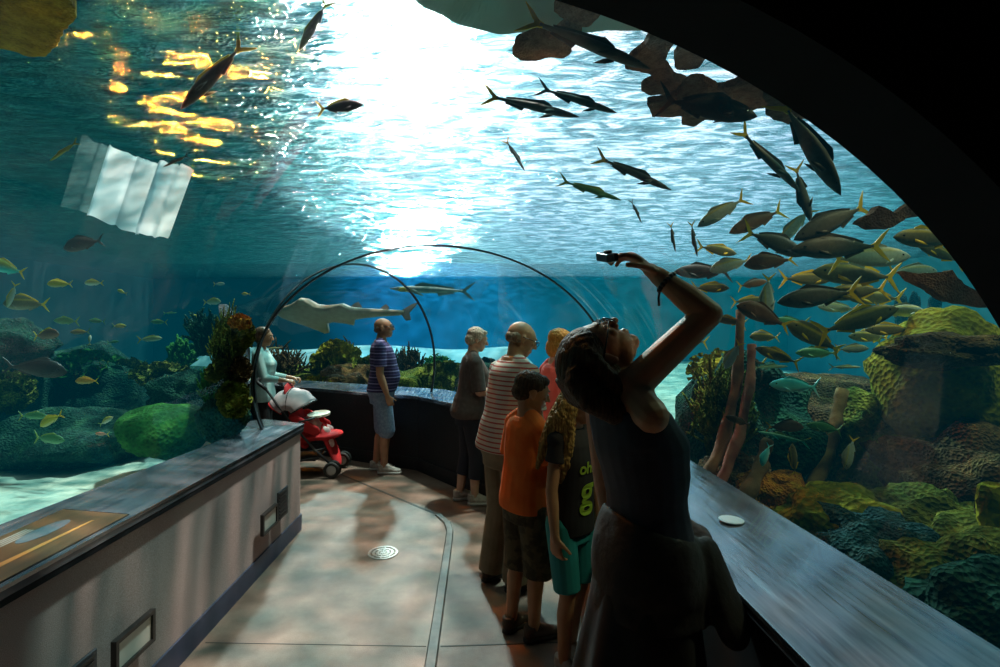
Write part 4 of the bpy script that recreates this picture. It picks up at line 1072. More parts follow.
# ---- right side
rock(738, 432, 3.5, 110, 150, M_DARK, 'dark bushy rock behind the right shoulder of the woman taking the picture', 50, amp=.4, dep=.5)
bush(722, 412, 3.1, 70, 120, M_OLIVE, 'dark olive shaggy coral beside the chest of the woman taking the picture', 51, n=150, thick=.009, dep=.2)
leafy(718, 372, 3.7, 60, 44, M_YELL, 'yellow-flecked coral sprays under the raised elbow', 52, n=120, size=.04, dep=.25)
rock(800, 425, 4.0, 130, 90, M_BROWN, 'brown reef shelf in the middle of the right side', 53, amp=.4, dep=.5)
rock(850, 395, 4.3, 120, 34, M_BROWN, 'flat brown reef plate above the middle shelf', 54, amp=.45, dep=.5)
rock(880, 455, 3.1, 110, 120, M_OLIVE, 'olive layered rock column below the big yellow rock', 55, amp=.45, pits=.2)
rock(945, 385, 3.0, 124, 150, M_YELL, 'big yellow-green rock at the right edge beside the dark portal', 56, 'boulder', 'boulder', amp=.28, freq=1.2)
rock(946, 350, 2.62, 104, 32, M_BROWN, 'dark brown ledge of coral across the face of the big yellow rock', 57, amp=.5, dep=.2, name='coral_ledge', cat='coral')
rock(968, 488, 2.6, 140, 110, M_BROWN, 'dark brown rock wall under the big yellow rock', 58, amp=.4, dep=.5, pits=.2)
rock(838, 520, 2.45, 110, 70, M_YELL, 'yellow-green rounded rock hump behind the right ledge', 59, amp=.3)
rock(880, 560, 2.15, 130, 90, M_TEAL, 'teal-grey knobbly rock low behind the right ledge', 60, amp=.4, pits=.25)
rock(952, 585, 1.95, 150, 120, M_OLIVE, 'mossy olive rock low in the right corner', 61, amp=.4, pits=.25)
rock(930, 522, 2.35, 100, 70, M_OLIVE, 'mossy rock between the yellow hump and the right edge', 62, amp=.4, pits=.2)
rock(775, 505, 2.75, 84, 60, M_ORANGE, 'ochre rock against the right ledge nearest the tied jacket', 63, amp=.4)
rock(1010, 640, 1.62, 130, 130, M_DARK, 'dark rock in the lower right corner', 64, amp=.4)
rock(900, 640, 1.75, 150, 60, M_OLIVE, 'low olive rubble rock right behind the right ledge', 65, amp=.4, pits=.2, dep=.16)
rock(735, 480, 3.0, 70, 50, M_BROWN, 'brown rock at the foot of the leaning rust reflection rods', 66, amp=.4)
rock(1010, 545, 2.1, 60, 110, M_BROWN, 'brown rock at the right edge below the yellow sponge', 67, amp=.4)
def sponge(pts, rad, label, m=M_RUST, name='reflection_rod', wob=.15, seed=0):  # solid rod standing in for a reddish reflection on the acrylic
    bm = bmesh.new(); P = []; n = 14
    for k in range(n + 1):
        t = k / n * (len(pts) - 1); i = min(int(t), len(pts) - 2); P.append(pts[i].lerp(pts[i + 1], t - i) + Vector((noise.noise(Vector((k * .7, seed, 0))), noise.noise(Vector((k * .7, seed, 5))), 0)) * rad * .4)
    tube(bm, P, [rad * (1 + wob * math.sin(k * 1.3 + seed)) * (1.25 - .4 * k / n) for k in range(n + 1)], 12); return tag(obj(name, bm, m, None, True), label, 'sponge')
sponge([at(702, 488, 2.75), at(722, 445, 2.85), at(737, 385, 2.95), at(741, 310, 3.0)], .030, 'leaning rust-brown rod standing in for a reflection, nearest the woman taking the picture', seed=1)
sponge([at(716, 492, 2.70), at(738, 440, 2.78), at(750, 385, 2.88), at(752, 345, 2.95)], .026, 'leaning reddish rod standing in for a reflection, just right of the rust-brown one', mat('red_reflection', (.30, .07, .05), .9, color2=(.42, .16, .10), scale=12, bump=.6), seed=2)
sponge([at(812, 490, 2.9), at(832, 440, 3.0), at(842, 390, 3.1)], .038, 'leaning ochre-brown rod standing in for a reflection, above the yellow hump', mat('ochre_reflection', (.20, .10, .03), .9, color2=(.34, .19, .06), scale=12, bump=.6), seed=3)
sponge([at(742, 505, 2.6), at(760, 468, 2.68), at(768, 440, 2.75)], .034, 'short brown rod standing in for a reflection, on the ochre rock', mat('brown_reflection', (.12, .07, .03), .9, color2=(.22, .13, .06), scale=12, bump=.6), seed=4)
# yellow sponge with a hole at the right edge
bm = bmesh.new(); loft(bm, [[Vector((rx * math.cos(2 * PI * k / 22) * (1 + .08 * math.sin(3 * k)), rx * .8 * math.sin(2 * PI * k / 22), z)) for k in range(22)] for rx, z in ((.035, -.10), (.052, -.05), (.056, .03), (.050, .085), (.036, .095), (.030, .06), (.02, -.03))])
o = tag(obj('yellow_sponge', bm, M_YELL, None, True), 'yellow barrel sponge with an open top at the right edge', 'sponge'); o.location = at(994, 508, 1.95)
# pillars in the far right distance
for q, (x, h) in enumerate(((901, 40), (914, 40), (934, 46))):
    rock(x, 312, 7.0, 11, h, M_TEAL, ('distant dark pillar rock, leftmost of three above the yellow rock', 'distant dark pillar rock, middle one of three above the yellow rock', 'distant dark pillar rock, rightmost of three above the yellow rock')[q], 70 + q, amp=.25, name='pillar_rock')

# ---- elkhorn coral plates near the surface, flat lobed plates
def plate(outline, H, label, m=M_SILH, thick=.03, name='elkhorn_coral', jag=.012, seed=0, tiltx=0):
    """lobed plate lying level at height H; outline as seen"""
    pts = []
    for (x, y) in outline:
        d = (H - EYE) * F / (329 - y); p = at(x, y, d); pts.append(Vector((p.x, p.y)))
    fine = []
    for i, p in enumerate(pts):
        q = pts[(i + 1) % len(pts)]; L = (q - p).length; k = max(1, int(L / .018))
        for j in range(k):
            r = p.lerp(q, j / k); fine.append(r)
    for _ in range(2): fine = [(fine[i - 1] + fine[i] * 2 + fine[(i + 1) % len(fine)]) / 4 for i in range(len(fine))]
    nn = len(fine); c = sum(fine, Vector((0, 0))) / nn
    jit = [(fine[i] - c).normalized() * jag * (noise.noise(Vector((fine[i].x * 26, fine[i].y * 26, seed))) + .5 * noise.noise(Vector((fine[i].x * 70, fine[i].y * 70, seed)))) for i in range(nn)]
    fine = [f_ + j for f_, j in zip(fine, jit)]
    bm = bmesh.new(); f = bm.faces.new([bm.verts.new((p.x - c.x, p.y - c.y, 0)) for p in fine])
    bmesh.ops.triangulate(bm, faces=[f]); bmesh.ops.subdivide_edges(bm, edges=[e for e in bm.edges if e.calc_length() > .06], cuts=1)
    g = bmesh.ops.extrude_face_region(bm, geom=list(bm.faces))
    for v in [x for x in g['geom'] if isinstance(x, bmesh.types.BMVert)]: v.co.z += thick
    for v in bm.verts: v.co.z += .014 * noise.noise(Vector((v.co.x * 9, v.co.y * 9, seed)))
    bmesh.ops.recalc_face_normals(bm, faces=bm.faces)
    o = obj(name, bm, m); o.location = (c.x, c.y, H); return tag(o, label, 'coral')
plate([(512, 50), (518, 42), (535, 38), (540, 34), (552, 40), (558, 30), (570, 24), (578, 28), (584, 38), (572, 48), (566, 58), (556, 58), (548, 56), (540, 62), (526, 62), (516, 58)], 2.70, 'round lobed brown elkhorn plate under the tail of the long dark fish', seed=1)
plate([(550, 12), (562, 2), (590, -6), (620, -6), (612, 8), (596, 16), (590, 28), (578, 26), (566, 18)], 2.62, 'brown elkhorn plate at the top edge beside the pale green panel', seed=2)
plate([(632, 58), (648, 46), (648, 36), (662, 24), (680, 30), (676, 44), (668, 52), (664, 66), (676, 80), (690, 84), (672, 94), (650, 98), (640, 90), (644, 84), (656, 82), (650, 74), (622, 68)], 2.66, 'branching brown elkhorn plate in the middle of the upper right cluster', seed=3)
plate([(672, 30), (690, 34), (704, 44), (706, 56), (700, 70), (688, 73), (676, 70), (674, 58), (680, 50), (684, 44), (676, 40)], 2.64, 'drooping round brown elkhorn lobe next to the portal edge', seed=4)
plate([(646, 104), (660, 104), (676, 96), (690, 84), (704, 82), (720, 90), (740, 84), (758, 76), (782, 84), (800, 98), (776, 106), (752, 110), (740, 120), (724, 122), (704, 120), (694, 128), (680, 124), (684, 116), (670, 118), (654, 118)], 2.58, 'long broad brown elkhorn plate, lowest of the upper right cluster', seed=5)
plate([(760, 96), (780, 90), (804, 98), (826, 118), (818, 124), (802, 116), (790, 126), (772, 118), (764, 112), (778, 108)], 2.50, 'ragged brown elkhorn tip against the portal edge', seed=6)
plate([(0, 0), (12, -8), (60, -14), (74, 2), (76, 20), (64, 30), (58, 42), (44, 56), (30, 60), (12, 52), (0, 50), (-20, 48), (-24, 10)], 2.66, 'yellow-brown coral plate in the upper left corner', reef_mat('mustard_growth', (.16, .11, .006), (.38, .28, .02), (.55, .42, .04), 12, .75, .5), seed=7, thick=.05)
# knobbly branch and dark plate by the portal edge, upright in the water
def slab(outline, d, label, m=M_SILH, thick=.035, name='elkhorn_coral', seed=0, jag=.008):
    pts = [at(x, y, d) for x, y in outline]; fine = []
    for i, p in enumerate(pts):
        q = pts[(i + 1) % len(pts)]; k = max(1, int((q - p).length / .015))
        fine += [p.lerp(q, j / k) for j in range(k)]
    c = sum(fine, Vector()) / len(fine)
    fine = [p + (p - c).normalized() * jag * (noise.noise(p * 28) + .5 * noise.noise(p * 70)) for p in fine]
    bm = bmesh.new(); f = bm.faces.new([bm.verts.new(p - c) for p in fine]); bmesh.ops.triangulate(bm, faces=[f])
    g = bmesh.ops.extrude_face_region(bm, geom=list(bm.faces))
    for v in [x for x in g['geom'] if isinstance(x, bmesh.types.BMVert)]: v.co.y += thick
    for v in bm.verts: v.co.y += .03 * noise.noise(v.co * 7)
    bmesh.ops.recalc_face_normals(bm, faces=bm.faces); o = obj(name, bm, m); o.location = c; return tag(o, label, 'coral')
slab([(860, 222), (866, 216), (874, 212), (878, 206), (886, 210), (892, 214), (900, 210), (908, 204), (916, 200), (926, 196), (940, 200), (950, 214), (930, 214), (912, 216), (900, 222), (890, 228), (872, 228)], 2.0, 'knobbly dark brown elkhorn branch reaching from the portal edge above the school', seed=8)
slab([(906, 271), (920, 274), (938, 272), (952, 270), (960, 278), (972, 286), (985, 294), (990, 308), (974, 304), (952, 302), (940, 296), (926, 288), (914, 280)], 1.95, 'dark brown elkhorn plate hanging just above the big yellow rock', seed=9)

# ---- pale green panel at the surface, white pleated plane in the water
pts = [(408, -6), (430, 10), (470, 28), (500, 34), (540, 33), (600, 32), (655, 29), (668, 20), (640, -4)]
plate(pts, 2.78, 'smooth pale green panel floating at the surface at the top of the picture', mat('pale_green_panel', (.30, .48, .40), .5, color2=(.38, .56, .48), scale=2), .02, 'floating_panel', 0, 10)['category'] = 'panel'
sheet_m, nt, out = new_mat('pleated_plane')
df = N(nt, 'ShaderNodeBsdfDiffuse'); tl = N(nt, 'ShaderNodeBsdfTranslucent'); tr = N(nt, 'ShaderNodeBsdfTransparent')
sp = N(nt, 'ShaderNodeTexCoord'); wv = N(nt, 'ShaderNodeSeparateXYZ'); nt.links.new(sp.outputs['UV'], wv.inputs[0])
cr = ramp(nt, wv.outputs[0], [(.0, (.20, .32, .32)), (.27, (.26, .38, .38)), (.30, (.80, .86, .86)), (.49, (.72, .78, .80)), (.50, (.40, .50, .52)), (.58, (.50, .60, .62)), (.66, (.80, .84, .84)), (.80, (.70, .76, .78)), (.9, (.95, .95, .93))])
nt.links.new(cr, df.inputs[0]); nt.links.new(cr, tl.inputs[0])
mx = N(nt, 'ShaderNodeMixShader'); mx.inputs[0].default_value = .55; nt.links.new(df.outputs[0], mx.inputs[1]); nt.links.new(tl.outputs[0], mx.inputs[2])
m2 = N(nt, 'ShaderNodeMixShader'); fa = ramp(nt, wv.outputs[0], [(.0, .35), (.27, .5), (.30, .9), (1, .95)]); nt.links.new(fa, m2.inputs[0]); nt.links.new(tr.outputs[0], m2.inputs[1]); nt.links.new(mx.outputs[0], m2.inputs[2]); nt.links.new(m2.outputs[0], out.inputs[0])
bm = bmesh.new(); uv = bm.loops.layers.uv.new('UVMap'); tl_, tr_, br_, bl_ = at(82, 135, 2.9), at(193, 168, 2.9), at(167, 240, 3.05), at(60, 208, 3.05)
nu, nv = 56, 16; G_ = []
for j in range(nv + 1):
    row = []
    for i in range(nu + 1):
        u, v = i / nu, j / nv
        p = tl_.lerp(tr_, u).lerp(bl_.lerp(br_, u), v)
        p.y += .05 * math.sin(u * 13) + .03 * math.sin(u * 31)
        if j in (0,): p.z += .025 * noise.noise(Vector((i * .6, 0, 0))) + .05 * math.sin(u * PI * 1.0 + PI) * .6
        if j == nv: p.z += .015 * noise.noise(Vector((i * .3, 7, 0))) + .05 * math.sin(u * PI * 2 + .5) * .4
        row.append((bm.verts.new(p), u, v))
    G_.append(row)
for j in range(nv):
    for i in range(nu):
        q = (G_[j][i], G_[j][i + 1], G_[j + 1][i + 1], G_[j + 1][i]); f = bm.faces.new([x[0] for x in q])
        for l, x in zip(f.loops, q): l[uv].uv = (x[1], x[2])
tag(obj('pleated_plane', bm, sheet_m, None, True), 'pleated white translucent plane in the water on the upper left', 'sheet')
# ================================================================ fish
def fish_mat(name, back, side, belly, line=None, rough=.45):
    m, nt, out = new_mat(name); b = N(nt, 'ShaderNodeBsdfPrincipled'); b.inputs['Roughness'].default_value = rough + .1; b.inputs['Specular IOR Level'].default_value = .25
    tc = N(nt, 'ShaderNodeTexCoord'); sp = N(nt, 'ShaderNodeSeparateXYZ'); nt.links.new(tc.outputs['Object'], sp.inputs[0])
    mr = N(nt, 'ShaderNodeMapRange'); mr.inputs[1].default_value = -.17; mr.inputs[2].default_value = .17; nt.links.new(sp.outputs[2], mr.inputs[0])
    st = [(.15, belly), (.42, side), (.78, back)] if line is None else [(.15, belly), (.42, side), (.66, side), (.76, line), (.86, back)]
    c = ramp(nt, mr.outputs[0], st)
    t = N(nt, 'ShaderNodeTexNoise'); t.inputs['Scale'].default_value = 26; nt.links.new(tc.outputs['Object'], t.inputs['Vector'])
    nt.links.new(mixc(nt, .35, c, ramp(nt, t.outputs[0], [(.3, (.3, .3, .3)), (.7, (.7, .7, .7))]), 'OVERLAY'), b.inputs['Base Color'])
    nt.links.new(b.outputs[0], out.inputs[0]); return m
YT = mat('yellow_fin', (.95, .55, .01), .6); GRN = mat('green_fin', (.30, .38, .05), .6); DRK = mat('dark_fin', (.05, .035, .02), .6)
F_OLIVE = fish_mat('fish_olive', (.09, .075, .03), (.17, .145, .07), (.28, .25, .15), (.50, .34, .05))
F_GREY = fish_mat('fish_grey', (.075, .062, .045), (.125, .11, .085), (.20, .18, .15))
F_PALE = fish_mat('fish_pale', (.28, .28, .20), (.42, .46, .40), (.60, .64, .58), (.5, .42, .15))
F_RED = fish_mat('fish_red', (.10, .045, .02), (.20, .09, .045), (.26, .15, .09))
F_DARK = fish_mat('fish_dark', (.03, .018, .012), (.06, .035, .025), (.10, .06, .045))
F_YELLOW = fish_mat('fish_yellow', (.42, .34, .02), (.60, .48, .04), (.55, .50, .22))
F_SILVER = fish_mat('fish_silver', (.36, .32, .06), (.55, .55, .35), (.75, .78, .70))
F_GREEN = fish_mat('fish_green', (.05, .16, .05), (.12, .30, .12), (.25, .42, .22))
F_TURQ = fish_mat('fish_turquoise', (.45, .42, .05), (.03, .55, .50), (.10, .70, .62))
F_SHINE = fish_mat('fish_shine', (.10, .75, .80), (.30, .95, .95), (.80, 1, 1), rough=.2)
F_ORANGE = fish_mat('fish_orange', (.50, .22, .02), (.62, .30, .04), (.6, .4, .15))
F_SALMON = fish_mat('fish_salmon', (.50, .15, .08), (.65, .25, .15), (.6, .4, .3))
PROF = {   # body outline: position along the fish, upper edge, lower edge; 1 = whole length with the tail
    'jack': ([(.50, .0, .0), (.485, .018, -.016), (.44, .055, -.045), (.36, .096, -.080), (.24, .128, -.108), (.10, .138, -.116), (-.04, .118, -.098), (-.16, .080, -.066), (-.26, .040, -.034), (-.33, .020, -.018), (-.36, .022, -.020)], .42),
    'slim': ([(.50, .0, .0), (.47, .010, -.011), (.40, .026, -.027), (.28, .039, -.038), (.10, .044, -.041), (-.08, .038, -.035), (-.22, .024, -.022), (-.32, .015, -.014), (-.36, .015, -.014)], .9),
    'grunt': ([(.50, -.01, -.01), (.48, .03, -.04), (.42, .10, -.085), (.32, .168, -.125), (.18, .196, -.140), (.04, .180, -.130), (-.10, .130, -.100), (-.22, .065, -.055), (-.30, .034, -.032), (-.34, .036, -.034)], .38),
}
PROF['mid'] = ([(x, t * .62, b * .62) for x, t, b in PROF['jack'][0]], .62)
FIN_C = {'jack': .20, 'slim': .10, 'grunt': .16}
MESHES = {}
def fish_parts(kind, bend):
    key = (kind, bend)
    if key in MESHES: return MESHES[key]
    prof, thick = PROF[kind]; n = 12
    def cy_(x): return bend * (x - .1) * abs(x - .1)
    bm = bmesh.new(); rings = []
    for x, t, b in prof:
        c, h = (t + b) / 2, max((t - b) / 2, .004); w = h * thick * (1.15 if x > .2 else 1)
        rings.append([Vector((x, cy_(x) + w * math.cos(a) * (1 if math.sin(a) < .95 else .9), c + h * math.sin(a))) for a in [2 * PI * k / n for k in range(n)]])
    loft(bm, rings); bmesh.ops.recalc_face_normals(bm, faces=bm.faces)
    def to_mesh(bm, nm):
        bmesh.ops.recalc_face_normals(bm, faces=bm.faces); me = bpy.data.meshes.new(nm); bm.to_mesh(me); bm.free()
        me.polygons.foreach_set('use_smooth', [True] * len(me.polygons)); return me
    out = {'body': to_mesh(bm, 'fish_body')}
    def fin(pts, nm, th=.006, yoff=0):
        bm = bmesh.new()
        a = [bm.verts.new((x, cy_(x) + yoff - th, z)) for x, z in pts]; b = [bm.verts.new((x, cy_(x) + yoff + th, z)) for x, z in pts]
        m = len(pts)
        for i in range(m): bm.faces.new((a[i], a[(i + 1) % m], b[(i + 1) % m], b[i]))
        fa = bm.faces.new(a[::-1]); fb = bm.faces.new(b); bmesh.ops.triangulate(bm, faces=[fa, fb])
        me = to_mesh(bm, nm); me.polygons.foreach_set('use_smooth', [False] * len(me.polygons)); return me
    s = {'jack': 1, 'slim': .62, 'grunt': .85, 'mid': .8}[kind]
    lead = [(-.335, .0), (-.335, .018), (-.375, .040 * s), (-.44, .120 * s), (-.515, .185 * s)]
    trail = [(-.405, .0), (-.412, .012), (-.432, .040 * s), (-.470, .105 * s), (-.518, .182 * s)]
    bm = bmesh.new()
    for sz in (1, -1):
        rg = [[Vector((x, cy_(x) + dy, sz * z)) for (x, z), dy in ((l, -.006), (t, -.003), (t, .003), (l, .006))] for l, t in zip(lead, trail)]
        loft(bm, rg)
    out['tail_fin'] = to_mesh(bm, 'tail_fin'); out['tail_fin'].polygons.foreach_set('use_smooth', [False] * len(out['tail_fin'].polygons))
    top = lambda x: next(p[1] + (q[1] - p[1]) * (x - p[0]) / (q[0] - p[0]) for p, q in zip(prof, prof[1:]) if q[0] <= x <= p[0])
    bot = lambda x: next(p[2] + (q[2] - p[2]) * (x - p[0]) / (q[0] - p[0]) for p, q in zip(prof, prof[1:]) if q[0] <= x <= p[0])
    xs = [.22, .14, .04, -.06, -.16, -.25]
    out['dorsal_fin'] = fin([(x, top(x) - .008) for x in xs] + [(x - .02, top(x) + h) for x, h in zip(xs[::-1], (.012, .020, .022, .03, .045, .015))], 'dorsal_fin', .005)
    xs = [-.06, -.14, -.25]
    out['anal_fin'] = fin([(x, bot(x) + .008) for x in xs] + [(x - .02, bot(x) - h) for x, h in zip(xs[::-1], (.012, .022, .035))], 'anal_fin', .005)
    e = {'jack': .375, 'slim': .40, 'grunt': .38, 'mid': .385}[kind]
    zc = (top(e) + bot(e)) / 2 + .2 * (top(e) - bot(e)) * .5; w = (top(e) - bot(e)) / 2 * thick
    r_ = {'slim': .009, 'mid': .012}.get(kind, .017)
    for sy in (-1, 1):
        bm = bmesh.new(); ellipsoid(bm, (e, cy_(e) + sy * w * 1.02, zc), (r_, r_ * .5, r_), None, 1); out['eye%d' % sy] = to_mesh(bm, 'eye')
    xx = .24
    for sy in (-1, 1):
        bm = bmesh.new()
        w = (top(xx) - bot(xx)) / 2 * thick * 1.05; z0 = bot(xx) * .35
        ps = [(xx, z0 + .02), (xx - .08, z0 - .01), (xx - .14, z0 - .06), (xx - .05, z0 - .04), (xx, z0 - .015)]
        a = [bm.verts.new((x, cy_(x) + sy * (w + (xx - x) * .25), z)) for x, z in ps]; b = [bm.verts.new((x, cy_(x) + sy * (w + (xx - x) * .25 + .006), z)) for x, z in ps]
        m = len(ps)
        for i in range(m): bm.faces.new((a[i], a[(i + 1) % m], b[(i + 1) % m], b[i]))
        bm.faces.new(a[::-1]); bm.faces.new(b); out['pectoral%d' % sy] = to_mesh(bm, 'pectoral_fin')
    MESHES[key] = out; return out

def fish(x, y, px, ang, label, kind='jack', m=F_OLIVE, fin=YT, d=3.0, out=0, group=None, name='fish', dors=None, bend=0, margin=.09, roll=0, hmax=2.74):
    """a fish seen at x, y, px pixels long, head pointing at ang degrees; out turns it toward (-) or away (+)"""
    dd = d
    if y < 300:
        dd = min(dd, (hmax - EYE) * F / (329 - y)) if y < 329 else dd
    for _ in range(200):
        p = at(x, y, dd); L = px * dd / F
        if hit_arch(p) > margin + .22 * L: break
        if y < 300 and EYE + (329 - y) * (dd + .02) / F > 2.82: break
        dd += .02
    L = px * dd / F / math.cos(math.radians(out))
    a = math.radians(ang); o_ = math.radians(out)
    X = Vector((math.cos(a) * math.cos(o_), math.sin(o_), math.sin(a) * math.cos(o_))).normalized()
    up = Vector((0, 0, 1)) if abs(X.z) < .93 else Vector((-1, 0, 0))
    Z = (up - X * up.dot(X)).normalized()
    if roll: Z = Quaternion(X, math.radians(roll)) @ Z
    Y = Z.cross(X)
    parts = fish_parts(kind, bend)
    def one(nm, key, mm, parent=None):
        me = parts[key]
        o = bpy.data.objects.new(nm, me); COL.objects.link(o)
        if not me.materials: me.materials.append(mm)
        o.material_slots[0].link = 'OBJECT'; o.material_slots[0].material = mm
        if parent: o.parent = parent
        return o
    root = one(name, 'body', m)
    M4 = Matrix((X, Y, Z)).transposed().to_4x4() @ Matrix.Scale(L, 4); M4.translation = p; root.matrix_world = M4
    tag(root, label, 'fish', group)
    one('tail_fin', 'tail_fin', fin, root)
    if px >= 16:
        one('dorsal_fin', 'dorsal_fin', dors or fin, root); one('anal_fin', 'anal_fin', dors or m, root)
    if px >= 24:
        for sy in (-1, 1): one('eye', 'eye%d' % sy, EYE_DARK, root)
    if px >= 40:
        for sy in (-1, 1): one('pectoral_fin', 'pectoral%d' % sy, dors or m, root)
    return root

# ---- above the tunnel
fish(586, 43, 138, -22, 'long dark yellow-tailed fish crossing the elkhorn plates at the top', 'slim', F_GREY, YT, 1.9, 0, dors=DRK, hmax=2.56)
fish(531, 106, 98, -13, 'slim dark fish in the white glare, left one of a pair side by side', 'slim', F_GREY, YT, 2.4, 0, dors=DRK)
fish(577, 100, 84, -18, 'slim dark fish in the white glare, right one of a pair side by side', 'slim', F_GREY, DRK, 2.4, 0, dors=DRK)
fish(515, 155, 38, -58, 'small slim fish diving steeply in the middle of the ceiling', 'slim', F_GREY, YT, 2.7, 0, dors=DRK)
fish(633, 173, 84, -24, 'slim grey fish slanting down right above the raised hand', 'slim', F_GREY, YT, 2.7, 0, dors=DRK)
fish(590, 190, 66, -18, 'slim pale green fish slanting down left of the raised hand', 'slim', F_GREEN, GRN, 3.0, 0)
fish(636, 211, 26, -65, 'tiny grey fish diving just above the raised hand', 'slim', F_GREY, DRK, 2.9, 0)
fish(768, 160, 92, -42, 'grey yellow-tailed fish diving nearest left of the portal edge', 'slim', F_GREY, YT, 2.4, 0, dors=DRK, bend=.25)
fish(810, 146, 116, -58, 'large grey yellow-tailed fish diving along the portal edge', 'mid', F_GREY, YT, 1.9, 0, dors=DRK, roll=20, margin=.02)
fish(803, 193, 62, -74, 'grey yellow-tailed fish diving into the top of the school', 'mid', F_GREY, YT, 2.6, 0, dors=DRK, roll=10)
fish(708, 108, 100, -10, 'dark grey fish against the lowest elkhorn plate', 'jack', F_DARK, DRK, 2.4, 0, hmax=2.5)
fish(314, 25, 58, 240, 'pale fish diving near the top edge left of the glare', 'mid', F_PALE, GRN, 2.0, 0, roll=10)
fish(214, 75, 94, 226, 'brown yellow-tailed fish diving through the orange sparkle on the upper left', 'mid', F_RED, YT, 2.3, 0, roll=10)
fish(340, 107, 46, 6, 'small yellow-finned dark fish left of the glare', 'jack', F_DARK, YT, 2.6, 0)
fish(64, 151, 34, 215, 'slim yellow fish beside the white pleated plane', 'slim', F_YELLOW, YT, 2.7, 0)
fish(176, 161, 28, 205, 'slim brown fish at the upper corner of the white pleated plane', 'slim', F_RED, DRK, 2.6, 0)
